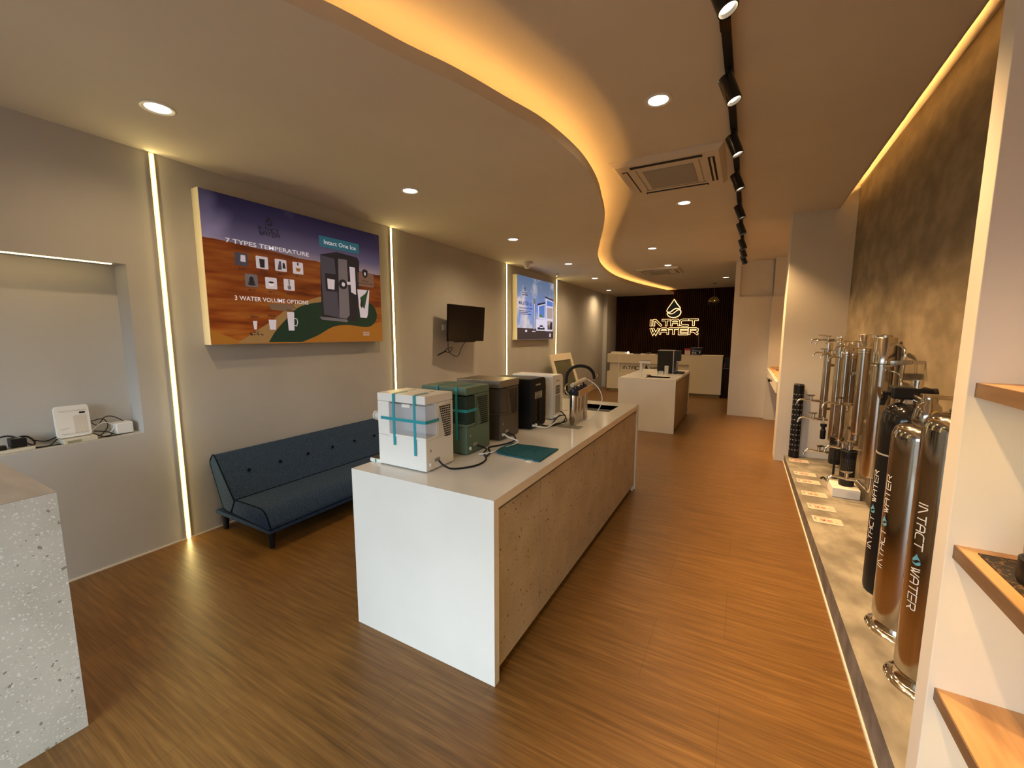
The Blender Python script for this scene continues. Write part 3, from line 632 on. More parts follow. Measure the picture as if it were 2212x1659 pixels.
fi = Fr((XL+.099, y0, z0), (0, 1, 0), (0, 0, 1), (1, 0, 0)); mb.use(d_roof)
for pp in drop(.305, .90, .085): flat(mb, fi, pp, W+.003)
word(mb, fi, 'INTACT', .21, .852, .19, .026, .007, W+.002, W+.003); word(mb, fi, 'WATER', .21, .818, .19, .024, .007, W+.002, W+.003)
mb.mesh('printed_artwork', d_wh, po2)

# ================================================================== television
t = thing('television', 'small black wall television tilted out on an arm, cable hanging below', 'television', (XL, 4.9, 1.75))
A = Vector((-3.53, 4.564, 2.002)); Bp = Vector((-3.43, 5.317, 1.988)); D = Vector((-3.44, 5.285, 1.49)); E_ = Vector((-3.53, 4.538, 1.497)); nrm = (Bp-A).cross(E_-A).normalized()
if nrm.x < 0: nrm = -nrm
MB().prism([A, Bp, D, E_], -nrm*.035).mesh('screen', M['tvscreen'], t, bev=.003)
MB().prism([E_.lerp(D, .13)+Vector((0, 0, .01)), E_.lerp(D, .80)+Vector((0, 0, .01)), E_.lerp(D, .72)-Vector((0, 0, .018)), E_.lerp(D, .2)-Vector((0, 0, .018))], -nrm*.03).mesh('lower_housing', M['black'], t)
e1, e2 = A-nrm*.001, Bp-nrm*.001
MB().prism([e1, e2, e2-nrm*.03, e1-nrm*.03], Vector((0, 0, .003))).mesh('top_bezel', M['greyplastic'], t)
MB().tube([(XL+.002, 4.85, 1.70), (XL+.11, 4.80, 1.70), (-3.53, 4.85, 1.72)], .012, smooth_path=False).mesh('arm', M['black'], t)
MB().box((XL+.0005, 4.79, 1.62), (XL+.02, 4.93, 1.80)).mesh('wall_plate', M['black'], t)
mb = MB(); mb.tube([(-3.55, 4.56, 1.50), (-3.58, 4.60, 1.44), (-3.6, 4.62, 1.40), (-3.62, 4.58, 1.36), (-3.60, 4.64, 1.34), (-3.6, 4.70, 1.37), (-3.6, 4.72, 1.40), (-3.6, 4.68, 1.41), (-3.6, 4.63, 1.37), (-3.58, 4.66, 1.32), (-3.57, 4.76, 1.28), (-3.55, 4.80, 1.30), (-3.53, 4.84, 1.40), (-3.5, 4.88, 1.47), (-3.5, 4.92, 1.485)], .005, 6)
mb.tube([(-3.62, 4.60, 1.36), (-3.64, 4.54, 1.335), (-3.66, 4.47, 1.305)], .0085, 6)
mb.mesh('power_cable', M['black'], t)
t = thing('wall_socket', 'white wall switch behind the left edge of the television', 'switch', (XL, 4.70, 1.68))
MB().box((XL, 4.66, 1.645), (XL+.012, 4.74, 1.725)).mesh('plate', M['white'], t, bev=.002)
MB().box((XL+.012, 4.685, 1.66), (XL+.016, 4.715, 1.71)).mesh('rocker', M['white'], t)

# ================================================================== sofa
sy0, sy1 = 1.645, 3.42
so = thing('sofa_bed', 'low blue-grey fabric sofa bed with tufted back and black legs along the left wall', 'sofa', (-3.35, (sy0+sy1)/2, 0))
def soft(prof, y0, y1, bulge=.012, n=18):   # profile swept along y, crowned a little at the ends
    mb = MB(); rings = []
    cx = sum(p[0] for p in prof)/len(prof); cz = sum(p[1] for p in prof)/len(prof)
    ys = [y0, y0+.004, y0+.02]+[y0+.02+(y1-y0-.04)*i/n for i in range(1, n)]+[y1-.02, y1-.004, y1]
    for i, y in enumerate(ys):
        k = .965 if i in (0, len(ys)-1) else (.985 if i in (1, len(ys)-2) else 1)
        rings.append([mb.bm.verts.new((cx+(px-cx)*k, y, cz+(pz-cz)*k)) for px, pz in prof])
    mb.loft(rings, True, True); return mb
def rprof(pts, rad, n=4):
    out = []; m_ = len(pts)
    for i in range(m_):
        p = Vector(pts[i]); a = (Vector(pts[i-1])-p); b = (Vector(pts[(i+1) % m_])-p); ra = min(rad[i], a.length*.45, b.length*.45)
        s_ = p+a.normalized()*ra; e_ = p+b.normalized()*ra
        for k in range(n+1): t_ = k/n; out.append(tuple((1-t_)**2*s_+2*t_*(1-t_)*p+t_*t_*e_))
    return out
bp = rprof([(-3.655, .650), (-3.722, .575), (-3.56, .205), (-3.465, .190), (-3.395, .300)], [.035, .03, .03, .03, .02])
o = br_ = soft(bp, sy0, sy1, n=70).mesh('backrest', M['sofa'], so)
# tuft dimples
bys = [1.835+.267*i for i in range(6)]; dv = Vector((.63, 0, .78)); 
for v in o.data.vertices:
    wv = v.co+wloc(so)
    if wv.x > -3.66 and wv.z > .3:
        for by in bys:
            c = Vector((-3.535, by, .500)); d = math.hypot(wv.y-by, 0)
            k = math.exp(-(d/.05)**2)*math.exp(-((wv.z-.50)/.09)**2)
            v.co.x -= .012*k
mb = MB()
for by in bys: mb.lathe((-3.512, by, .483), [(.013, -.006), (.013, .002), (.006, .006)], 12, ax=(.8, 0, .6))
mb.mesh('tuft_buttons', M['piping'], br_)
sp_ = rprof([(-3.40, .312), (-3.0, .318), (-2.925, .165), (-3.46, .195)], [.03, .07, .05, .03])
soft(sp_, sy0+.003, sy1-.003).mesh('seat', M['sofa'], so)
mb = MB()
for (P_, yy) in ((bp, sy0+.002), (sp_, sy0+.005), (bp, sy1-.002), (sp_, sy1-.005)):
    mb.tube([(px, yy, pz) for px, pz in P_]+[(P_[0][0], yy, P_[0][1])], .0045, 6, smooth_path=False)
mb.tube([(-3.395, sy0, .308), (-3.395, sy1, .308)], .005, 6, smooth_path=False)
mb.mesh('piping', M['piping'], so)
MB().hexa([(-3.71, sy0+.005, .135), (-2.955, sy0+.005, .132), (-2.955, sy1-.005, .132), (-3.71, sy1-.005, .135), (-3.71, sy0+.005, .165), (-2.95, sy0+.005, .162), (-2.95, sy1-.005, .162), (-3.71, sy1-.005, .165)]).mesh('base_frame', M['sofa'], so, bev=.008)
def leg(x, y, dx):
    mb = MB(); n_ = 18; mb.loft([mb.ring((x+dx, y, 0), (0, 0, 1), .017, n_), mb.ring((x, y, .137), (0, 0, 1), .032, n_)]); mb.mesh('leg', M['black'], so)
for x, dx in ((-3.65, -.0), (-3.01, .0)):
    for y in (sy0+.05, sy1-.06): leg(x, y, dx)

# ================================================================== main display counter
k0, k1, kx0, kx1, kh = 1.453, 4.262, -1.793, -.900, .885
ct = thing('display_counter', 'long white waterfall counter with pitted beige doors in the middle of the room', 'counter', ((kx0+kx1)/2, (k0+k1)/2, 0))
s0, s1, sx0, sx1 = 3.70, 4.06, -1.42, -1.05   # sink cut-out
mb = MB(); tk = .045
for a, b in (((kx0, k0, kh-tk), (sx0, k1, kh)), ((sx1, k0, kh-tk), (kx1, k1, kh)), ((sx0, k0, kh-tk), (sx1, s0, kh)), ((sx0, s1, kh-tk), (sx1, k1, kh))): mb.box(a, b)
bmesh.ops.remove_doubles(mb.bm, verts=mb.bm.verts, dist=1e-5)
mb.mesh('worktop', M['solid'], ct)
MB().box((kx0, k0, 0), (kx1, k0+.04, kh-tk)).mesh('end_panel', M['solid'], ct)
MB().box((kx0, k1-.04, 0), (kx1, k1, kh-tk)).mesh('end_panel', M['solid'], ct)
mb = MB(); mb.box((kx0+.03, k0+.04, .048), (kx1-.032, s0-.02, kh-tk-.035)); mb.box((kx0+.03, s1+.02, .048), (kx1-.032, k1-.04, kh-tk-.035)); mb.box((kx0+.03, s0-.02, .048), (kx1-.032, s1+.02, kh-.20)); mb.box((sx1+.02, s0-.02, .048), (kx1-.032, s1+.02, kh-tk-.035)); mb.mesh('carcass', M['black'], ct)
MB().box((kx0+.04, k0+.04, 0), (kx1-.05, k1-.04, .049)).mesh('kick_board', M['greyplastic'], ct)
n_ = 6; L_ = (k1-k0-.09)/n_
for i in range(n_):
    a = k0+.045+L_*i; MB().box((kx1-.031, a+.002, .050), (kx1-.012, a+L_-.002, kh-tk-.020)).mesh('door', M['pitted'], ct, bev=.0015)
mb = MB()
for a, b in (((sx0, s0, kh-.17), (sx0-.004, s1, kh-.002)), ((sx1, s0, kh-.17), (sx1+.004, s1, kh-.002)), ((sx0, s0, kh-.17), (sx1, s0-.004, kh-.002)), ((sx0, s1, kh-.17), (sx1, s1+.004, kh-.002)), ((sx0, s0, kh-.175), (sx1, s1, kh-.17))): mb.box(a, b)
sb_ = mb.mesh('sink_basin', mat('dark_sink', (.30, .29, .26), .5, .2), ct)
MB().lathe((-1.235, 3.88, kh-.170), [(.03, 0), (.03, .003), (.02, .001)], 20).mesh('drain', M['chrome'], sb_)
MB().box((kx1-.03, 4.17, 0), (kx1-.01, 4.176, .05)).mesh('leveling_foot', M['white'], ct)

# water dispensers
def dispenser(lab, y0, y1, h, body, kind, tank=None, tape=False, x0=-1.722, x1=-1.385):
    z0 = kh; z1 = kh+h
    t = thing('water_dispenser', lab, 'water dispenser', ((x0+x1)/2, (y0+y1)/2, z0))
    p = rprof([(y0, z0+.006), (y1, z0+.006), (y1, z1), (y0, z1)], [.008, .03, .045, .012])
    mb = MB()
    if kind == 'tank':
        # body carved out at the rear near corner for the tank
        c0, c1, cz0, cz1 = x0+.085, x1, z0+.170, z1-.045; dy = .085
        for a, b in (((x0, y0, z0+.006), (x1, y1, cz0)), ((x0, y0, cz1), (x1, y1, z1)), ((x0, y0, cz0), (c0, y1, cz1)), ((c0, y0+dy, cz0), (x1, y1, cz1))): mb.box(a, b)
        mb.mesh('body', body, t, bev=.005)
        wt_ = MB().box((c0+.002, y0-.004, cz0+.015), (x1+.004, y0+dy-.004, cz1-.006)).mesh('water_tank', tank, t, bev=.004)
        MB().box((c0-.002, y0-.005, cz0), (x1+.005, y0+dy-.002, cz0+.015)).mesh('tank_tray', body, wt_, bev=.003)
        MB().box((c0+.10, y0-.007, cz1-.020), (c0+.155, y0-.001, cz1-.004)).mesh('tank_handle', body, wt_)
        # vent panel on the rear face
        fv = Fr((x1, y0, z0), (0, 1, 0), (0, 0, 1), (1, 0, 0)); W_ = y1-y0
        mb = MB(); poly(mb, fv, [(.10, .165), (W_-.018, .185), (W_-.018, h-.045), (.10, h-.065)], .0, .0025)
        vp_ = mb.mesh('vent_panel', mat(body.name+'_vent', tuple(c*.80 for c in body.node_tree.nodes['Principled BSDF'].inputs['Base Color'].default_value[:3]), .5), t)
        mb = MB()
        for k in range(14):
            zz = h-.072-.0125*k; aa = .108+.0035*k
            for j in range(6):
                u = aa+j*(W_-.025-aa)/6
                poly(mb, fv, [(u, zz), (u+(W_-.025-aa)/6*.80, zz-.003), (u+(W_-.025-aa)/6*.80, zz+.005), (u, zz+.008)], .0024, .0034)
        mb.mesh('vent_slots', M['darkgap'], vp_)
        fs = Fr((x1, y0, z0), (0, 1, 0), (0, 0, 1), (1, 0, 0))
        mb = MB(); poly(mb, fs, [(.065, .045), (.105, .045), (.105, .063), (.065, .063)], 0, .002); mb.mesh('power_inlet', M['greyplastic'], t)
        mb = MB(); poly(mb, fs, [(.028, .105), (.044, .105), (.036, .122)], 0, .0015); mb.mesh('warning_label', M['greyplastic'], t)
        MB().lathe((x1, y0+.032, z0+.038), [(.010, 0), (.010, .006), (.005, .008)], 14, ax=(1, 0, 0)).mesh('drain_plug', M['white'], t)
        if tank is MATS['smoky_tank']: MB().box((x0-.012, y0-.006, z1-.045), (x1+.003, y1+.002, z1+.003)).mesh('lid', mat('bronze_lid', (.24, .205, .165), .3, .5), t, bev=.003)
        mb = MB()
        for u in (.10, .16): mb.box((x0+.10+(u-.1)*2.4, y0+.03, z1), (x0+.103+(u-.1)*2.4, y1-.03, z1+.0008))
        mb.mesh('lid_seams', M['darkgap'], t)
    else:
        mb.prism([(x0, a, b) for a, b in p], (x1-x0, 0, 0)); mb.mesh('body', body, t, bev=.006)
        fs = Fr((x1, y0, z0), (0, 1, 0), (0, 0, 1), (1, 0, 0)); W_ = y1-y0
        gm = M['darkgap'] if kind == 'rear2' else mat('dark_grey_vent', (.05, .045, .04), .5)
        mb = MB()
        for k in range(22):
            for j in range(3):
                u = .30*W_+j*.06*3.6*W_/3; mb_z = .055+.0105*k
                if k % 5 != 4: poly(mb, fs, [(u, mb_z), (u+.05, mb_z), (u+.05, mb_z+.005), (u, mb_z+.005)], -.001, .0012)
        mb.mesh('rear_vents', gm, t)
        mb = MB(); poly(mb, fs, [(.25*W_, h-.155), (.72*W_, h-.155), (.72*W_, h-.10), (.25*W_, h-.10)], 0, .0012); mb.mesh('rating_label', mat('grey_label', (.35, .33, .30), .5), t)
        mb = MB(); poly(mb, fs, [(.30*W_, h-.055), (.62*W_, h-.055), (.62*W_, h-.044), (.30*W_, h-.044)], 0, .0012); mb.mesh('name_label', mat('grey_label'), t)
        if kind == 'rear2':
            ff = Fr((x0, y0, z0), (1, 0, 0), (0, 0, 1), (0, -1, 0)); mb = MB()
            for k in range(24):
                if k % 5 == 4: continue
                for j in range(6): u = x1-x0-.115+.0095*j; v = .04+.0105*k; poly(mb, ff, [(u, v), (u+.006, v), (u+.006, v+.006), (u, v+.006)], -.001, .001)
            mb.mesh('side_vents', M['darkgap'], t)
            mb = MB(); poly(mb, fs, [(.25*W_, .05), (.72*W_, .05), (.72*W_, .20), (.25*W_, .20)], .0012, .002); mb.mesh('instruction_label', mat('grey_label'), t)
        for yy in (y0+.03, y0+.075): MB().lathe((x1, yy, z0+.028), [(.009, 0), (.009, .012), (.006, .018)], 12, ax=(1, 0, 0)).mesh('water_port', M['white'], t)
    dt_ = MB().box((x0-.085, y0+.01, z0), (x0+.003, y1-.02, z0+.020)).mesh('drip_tray', body, t, bev=.003)
    MB().box((x0-.080, y0+.018, z0+.020), (x0-.004, y1-.028, z0+.0215)).mesh('tray_grid', M['black'], dt_)
    MB().lathe((x0+.002, (y0+y1)/2-.07, z0+.262), [(.030, 0), (.030, .03), (.022, .033), (.022, .05), (.028, .052), (.026, .062)], 24, ax=(-1, 0, 0)).mesh('spout', body if kind != 'tank' else mat('spout_'+body.name, (.6, .6, .58), .3), t)
    if tape:
        w_ = .008
        for xx in (x0+.125, x1-.068):
            zl = z0+(.125 if xx < x0+.2 else .085); mb = MB()
            mb.box((xx-w_, y0-.0062, zl), (xx+w_, y0-.0046, z1+.001)); mb.box((xx-w_, y0-.0062, z1+.0002), (xx+w_, y0+(.10 if tape == 1 else .2), z1+.0014)); mb.mesh('protective_tape', M['tape'], t)
        mb = MB(); mb.box((x0+.03, y0-.0066, z0+.258), (x1+.006, y0-.005, z0+.274)); mb.box((x1+.0046, y0-.006, z0+.258), (x1+.0062, y0+.10, z0+.274))
        mb.mesh('protective_tape', M['tape'], t)
        mb = MB(); mb.box((x0-.045, y0+.0085, z0+.002), (x0-.035, y0+.0098, z0+.02)); mb.mesh('protective_tape', M['tape'], t)
    for xx in (x0+.03, x1-.03):
        for yy in (y0+.03, y1-.03): MB().cyl((xx, yy, z0), (xx, yy, z0+.007), .010, n=12).mesh('foot', M['black'], t)
    return t
dispenser('white water dispenser with clear tank and blue tapes, nearest on the long counter', 1.583, 1.812, .400, M['white'], 'tank', M['tank_clear'], 1)
dispenser('dark green water dispenser with blue tapes, behind the white taped one', 1.940, 2.190, .402, M['green'], 'tank', M['tank_green'], 2)
dispenser('bronze-grey water dispenser with smoky tank, between the green and black ones', 2.322, 2.580, .402, M['greybody'], 'tank', M['tank_grey'], 0)
dispenser('plain black water dispenser with vented rear panel on the long counter', 2.712, 2.975, .380, M['blackbody'], 'rear', x0=-1.70, x1=-1.352)
dispenser('white water dispenser with dotted side vents, farthest on the long counter', 3.12, 3.34, .372, M['white'], 'rear2', x0=-1.74, x1=-1.355)
# power cords on the worktop
def cord(name, lab, pts, r, m, cat='cable'): tag(MB().tube(pts, r, 8).mesh(name, m), lab, cat)
zt = kh+.006
cord('power_cable', 'black cord curling from the white taped dispenser to the green one', [(-1.372, 1.665, kh+.05), (-1.34, 1.67, kh+.025), (-1.30, 1.70, zt), (-1.23, 1.80, zt), (-1.24, 1.92, zt), (-1.32, 2.02, zt), (-1.34, 2.08, kh+.015), (-1.372, 2.03, kh+.045)], .005, M['black'])
cord('power_cable', 'black cord running between the green and bronze-grey dispensers', [(-1.372, 2.40, kh+.045), (-1.33, 2.42, kh+.02), (-1.30, 2.36, zt), (-1.32, 2.24, zt), (-1.36, 2.14, zt), (-1.30, 2.06, zt), (-1.27, 1.98, zt)], .005, M['black'])
cord('water_tube', 'white water tube looping from the bronze-grey dispenser along the worktop', [(-1.372, 2.35, kh+.045), (-1.33, 2.34, kh+.03), (-1.27, 2.36, zt+.002), (-1.25, 2.28, zt+.002), (-1.27, 2.15, zt+.002), (-1.29, 2.03, zt+.002), (-1.33, 1.98, zt+.002)], .0055, M['white'])
cord('power_cable', 'black cord looped between the black and farthest white dispensers', [(-1.342, 2.80, kh+.045), (-1.31, 2.82, kh+.02), (-1.26, 2.90, zt), (-1.22, 3.02, kh+.02), (-1.24, 3.12, kh+.05), (-1.29, 3.10, kh+.045), (-1.30, 3.0, zt), (-1.27, 2.93, zt+.004), (-1.22, 3.08, kh+.012), (-1.28, 3.22, kh+.02), (-1.33, 3.27, kh+.045), (-1.352, 3.28, kh+.045)], .005, M['black'])
cord('water_tube', 'white water tubes bunched at the back of the black dispenser', [(-1.335, 2.745, kh+.028), (-1.30, 2.76, kh+.02), (-1.27, 2.82, zt+.002), (-1.26, 2.94, zt+.014), (-1.27, 3.06, zt+.01), (-1.33, 3.15, kh+.028)], .0055, M['white'])
# towel
tw = thing('folded_towel', 'folded teal microfibre towel lying on the long counter', 'towel', (-1.12, 2.18, kh))
mb = MB(); nx, ny = 14, 12
co = [Vector((-1.262, 2.062)), Vector((-.960, 2.034)), Vector((-.966, 2.322)), Vector((-1.258, 2.300))]
def surf(dz, top):
    g = []
    for j in range(ny+1):
        row = []
        for i in range(nx+1):
            u, v = i/nx, j/ny; p = (co[0]*(1-u)+co[1]*u)*(1-v)+(co[3]*(1-u)+co[2]*u)*v
            z = kh+dz+(.0012*math.sin(9*u+4*v)*math.sin(7*v) if top else 0)+(.010*max(0, 1-u*7)*(1-.6*v))
            row.append(mb.bm.verts.new((p.x-.02*max(0, 1-u*6)*math.sin(v*2.5), p.y, z)))
        g.append(row)
    return g
g1, g2 = surf(.0005, False), surf(.008, True)
for g, fl in ((g1, 1), (g2, 0)):
    for j in range(ny):
        for i in range(nx): mb._f([g[j][i], g[j][i+1], g[j+1][i+1], g[j+1][i]], True)
ed = lambda g: [g[0][i] for i in range(nx+1)]+[g[j][nx] for j in range(1, ny+1)]+[g[ny][i] for i in range(nx-1, -1, -1)]+[g[j][0] for j in range(ny-1, 0, -1)]
e1, e2 = ed(g1), ed(g2)
for i in range(len(e1)): mb._f([e1[i], e1[(i+1) % len(e1)], e2[(i+1) % len(e1)], e2[i]], True)
mb.mesh('cloth', M['towel'], tw)
MB().hexa([(-1.035, 2.012, kh), (-1.00, 2.010, kh), (-1.00, 2.042, kh), (-1.035, 2.044, kh), (-1.035, 2.012, kh+.003), (-1.00, 2.010, kh+.003), (-1.00, 2.042, kh+.003), (-1.035, 2.044, kh+.003)]).mesh('care_tag', M['white'], tw)
# four stage filter on the counter
ft = thing('water_filter', 'row of steel filter cylinders with black heads and arched hose on the long counter', 'water filter', (-1.14, 3.15, kh))
for y, z0_, r in ((3.035, 0, .029), (3.118, 0, .026), (3.20, 0, .025), (3.30, .0, .024)):
    MB().lathe((-1.142, y, kh+z0_), [(r*.9, 0), (r, .004), (r, .235), (r*.95, .24)], 28).mesh('filter_cylinder', M['steel'], ft)
MB().box((-1.185, 3.005, kh+.238), (-1.10, 3.33, kh+.268)).mesh('manifold', M['black'], ft, bev=.004)
mb = MB()
for y in (3.035, 3.118, 3.20, 3.30): mb.lathe((-1.142, y, kh+.265), [(.030, 0), (.028, .018), (.012, .022), (.010, .035)], 18)
mb.mesh('filter_caps', mat('navy_plastic', (.02, .02, .05), .4), ft)
MB().hexa([(-1.10, 3.03, kh+.222), (-1.090, 3.03, kh+.222), (-1.09, 3.36, kh+.245), (-1.10, 3.36, kh+.245), (-1.10, 3.03, kh+.275), (-1.09, 3.03, kh+.275), (-1.09, 3.36, kh+.295), (-1.10, 3.36, kh+.295)]).mesh('name_plate', M['wood_label'], ft, bev=.002)
MB().cyl((-1.15, 3.02, kh+.315), (-1.12, 3.24, kh+.345), .0165, n=20).mesh('inline_filter', M['offwhite'], ft)
mb = MB()
for y in (3.06, 3.21): mb.cyl((-1.146+.14*(y-3.06), y, kh+.26), (-1.146+.14*(y-3.06), y, kh+.345), .006, n=8)
mb.mesh('clip', M['black'], ft)
MB().tube([(-1.20, 3.03, kh+.24), (-1.203, 3.03, kh+.33), (-1.20, 3.04, kh+.40), (-1.17, 3.06, kh+.445), (-1.115, 3.08, kh+.465), (-1.06, 3.12, kh+.452), (-1.03, 3.16, kh+.41), (-1.03, 3.20, kh+.36)], .0125, 12).mesh('arched_hose', M['black'], ft)
MB().tube([(-1.12, 3.27, kh+.345), (-1.055, 3.27, kh+.31), (-1.007, 3.27, kh+.26), (-.984, 3.27, kh+.19), (-1.0, 3.27, kh+.12), (-1.035, 3.27, kh+.06), (-1.075, 3.27, kh+.022), (-1.11, 3.24, kh+.012)], .0038, 8).mesh('white_tube', M['white'], ft)
MB().tube([(-1.18, 3.02, kh+.33), (-1.195, 3.00, kh+.31), (-1.19, 2.995, kh+.27), (-1.17, 3.01, kh+.245)], .006, 8).mesh('elbow_fitting', M['chrome'], ft)
MB().tube([(-1.07, 3.30, kh+.33), (-1.05, 3.33, kh+.36), (-1.04, 3.30, kh+.385), (-1.06, 3.26, kh+.37)], .004, 8).mesh('tap_loop', M['chrome'], ft)
tag(MB().box((-1.225, 2.905, kh), (-1.045, 3.005, kh+.004)).mesh('acrylic_plate', mat('acrylic', (.35, .33, .29), .08, alpha=.5), bev=.001), 'small clear acrylic plate in front of the filter cylinders', 'plate')
j = thing('glass_jar', 'tall clear glass jar behind the filter cylinders', 'jar', (-1.42, 3.58, kh))
MB().lathe((-1.42, 3.58, kh), [(.026, 0), (.027, .01), (.028, .15), (.026, .152), (.024, .15), (.023, .012)], 24, caps=True).mesh('jar_body', M['glass'], j)
MB().lathe((-1.42, 3.58, kh+.152), [(.029, 0), (.029, .012)], 24).mesh('rim', M['steel'], j)
tag(MB().box((-1.50, 3.42, kh), (-1.455, 3.47, kh+.06)).mesh('sponge', M['yellow'], bev=.006), 'yellow sponge between the farthest white dispenser and the glass jar', 'sponge')

# ================================================================== terrazzo counter at the lower left
tc = thing('terrazzo_counter', 'pale terrazzo stone counter cut off at the left edge of the picture', 'counter', (-2.9, -.3, 0))
MB().box((-3.12, -.22, 0), (-2.262, .480, .9975)).mesh('counter_body', M['terrazzo'], tc)
MB().box((-3.12, -.22, .9975), (-2.262, .480, 1.0)).mesh('counter_top', M['terr_top'], tc)

# ================================================================== niche fittings
tag(MB().box((XL-.060, ny0+.01, nz1-.006), (XL-.048, ny1-.06, nz1)).mesh('niche_led_strip', emis('niche_led', (1, .70, .28), 9*LAMP)), 'thin LED strip under the top of the wall niche', 'LED strip')
nb = nz0
def quadbox(mb, pts, d): mb.prism([Vector(p) for p in pts], d)
r_ = thing('wifi_router', 'white rounded square router standing upright in the niche', 'router', (-3.84, .92, nb))
fr_ = Fr((-3.80, .843, nb+.035), (0, 1, 0), (-.10, 0, 1), (-.995, 0, -.1))
mb = MB(); poly(mb, fr_, rbox(0, 0, .165, .205, .02), 0, .022); mb.mesh('casing', M['white'], r_, bev=.003)
mb = MB(); poly(mb, fr_, [(.085, .02), (.15, .02), (.15, .135), (.085, .135)], -.0006, .0)
mb.mesh('panel', mat('pale_panel', (.66, .62, .56), .4), r_)
mb = MB()
for (bx, by) in ((.02, .17), (.02, .022)):
    for k in range(16): strip(mb, fr_, [(bx+.008*k, by+.006*math.sin(k*1.7)), (bx+.008*k+.006, by+.006*math.cos(k*2.3)), (bx+.008*k+.012, by+.004*math.sin(k))], .0014, -.0008, 0)
strip(mb, fr_, [(.015, .055), (.065, .06)], .002, -.0012, 0); strip(mb, fr_, [(.095, .137), (.145, .140)], .0018, -.0012, 0); mb.mesh('pattern_print', mat('grey_print', (.36, .36, .34), .5), r_)
mb = MB(); poly(mb, fr_, rbox(.115, .148, .145, .160, .005), -.0012, 0); mb.mesh('badge', M['black'], r_)
mo = thing('modem', 'cream flat modem lying under the upright router', 'modem', (-3.84, .95, nb))
MB().box((-3.90, .858, nb), (-3.755, 1.02, nb+.030)).mesh('casing', M['offwhite'], mo, bev=.004)
MB().box((-3.756, .875, nb+.006), (-3.7535, .94, nb+.02)).mesh('port_strip', mat('olive_print', (.30, .30, .18), .5), mo)
wb = thing('mesh_node', 'small white cube box at the right end of the niche', 'network box', (-3.85, 1.18, nb))
MB().box((-3.90, 1.130, nb+.003), (-3.80, 1.225, nb+.082)).mesh('casing', M['white'], wb, bev=.008)
MB().box((-3.897, 1.134, nb), (-3.803, 1.221, nb+.004)).mesh('base', M['black'], wb)
ad = thing('power_adapter', 'black power adapter with coiled lead at the left of the niche', 'adapter', (-3.83, .69, nb))
MB().box((-3.88, .650, nb+.020), (-3.80, .715, nb+.075)).mesh('casing', M['black'], ad, bev=.004)
MB().box((-3.85, .672, nb+.075), (-3.82, .70, nb+.077)).mesh('sticker', M['greyplastic'], ad)
MB().tube([(-3.84, .70, nb+.08), (-3.86, .73, nb+.07), (-3.83, .75, nb+.04), (-3.80, .73, nb+.025), (-3.84, .66, nb+.09), (-3.86, .60, nb+.08), (-3.84, .54, nb+.05)], .005, 8).mesh('lead', M['black'], ad)
ps = thing('power_strip', 'off-white power strip lying in the niche beside the black adapter', 'power strip', (-3.80, .60, nb))
MB().box((-3.86, .45, nb), (-3.765, .74, nb+.020)).mesh('casing', M['offwhite'], ps, bev=.004)
MB().box((-3.83, .585, nb+.02), (-3.785, .63, nb+.045)).mesh('plug', M['black'], ps, bev=.003)
mb = MB(); mb.tube([(-3.83, .74, nb+.05), (-3.83, .80, nb+.03), (-3.84, .86, nb+.05)], .0035, 6); mb.tube([(-3.80, .73, nb+.005), (-3.79, .80, nb+.005), (-3.84, .85, nb+.03)], .0035, 6)
mb.tube([(-3.81, .72, nb+.006), (-3.78, .78, nb+.006), (-3.775, .85, nb+.006)], .0035, 6)
tag(mb.mesh('network_cable', M['black']), 'dark cables between the black adapter and the modem in the niche', 'cable')
mb = MB(); mb.tube([(-3.84, 1.0, nb+.13), (-3.86, 1.05, nb+.08), (-3.85, 1.09, nb+.13), (-3.87, 1.14, nb+.125), (-3.86, 1.19, nb+.085)], .003, 6)
mb.tube([(-3.83, .99, nb+.11), (-3.86, 1.08, nb+.12), (-3.84, 1.10, nb+.07), (-3.82, 1.06, nb+.02), (-3.80, 1.02, nb+.012)], .003, 6)
mb.tube([(-3.80, 1.01, nb+.04), (-3.79, 1.06, nb+.006), (-3.78, 1.12, nb+.006), (-3.80, 1.16, nb+.004)], .0035, 6); mb.tube([(-3.82, 1.02, nb+.05), (-3.80, 1.08, nb+.035), (-3.79, 1.10, nb+.012), (-3.79, 1.03, nb+.005)], .0035, 6)
tag(mb.mesh('network_cable', M['black']), 'dark cables tangled between the router and the small white cube', 'cable')
tag(MB().tube([(-3.83, 1.005, nb+.045), (-3.84, 1.06, nb+.09), (-3.84, 1.10, nb+.09), (-3.84, 1.132, nb+.06), (-3.83, 1.10, nb+.02), (-3.82, 1.05, nb+.012)], .0032, 6).mesh('network_cable', M['white']), 'white network cable looping from the router to the white cube', 'cable')

# leaning frame near the last LED line
lf = thing('leaning_frame', 'wide pale picture frame leaning on the left wall behind the dispensers', 'frame', (-3.4, 8.8, 0))
fr_ = Fr((-3.25, 8.05, .02), (0, 1, 0), (-.36, 0, 1.13), (.95, 0, .3)); mb = MB(); W1, H1, b_ = 1.22, 1.0, .13
for pp in ([(0, 0), (W1, 0), (W1-b_, b_), (b_, b_)], [(W1, 0), (W1, H1), (W1-b_, H1-b_), (W1-b_, b_)], [(W1, H1), (0, H1), (b_, H1-b_), (W1-b_, H1-b_)], [(0, H1), (0, 0), (b_, b_), (b_, H1-b_)]): poly(mb, fr_, pp, 0, .03)
mb.mesh('frame_border', M['cream'], lf)
mb = MB(); poly(mb, fr_, [(b_-.01, b_-.01), (W1-b_+.01, b_-.01), (W1-b_+.01, H1-b_+.01), (b_-.01, H1-b_+.01)], .004, .012); mb.mesh('picture', noise_mat('dim_picture', [(.10, .075, .05), (.10, .11, .05), (.16, .15, .12)], nscale=2, rough=.3), lf)

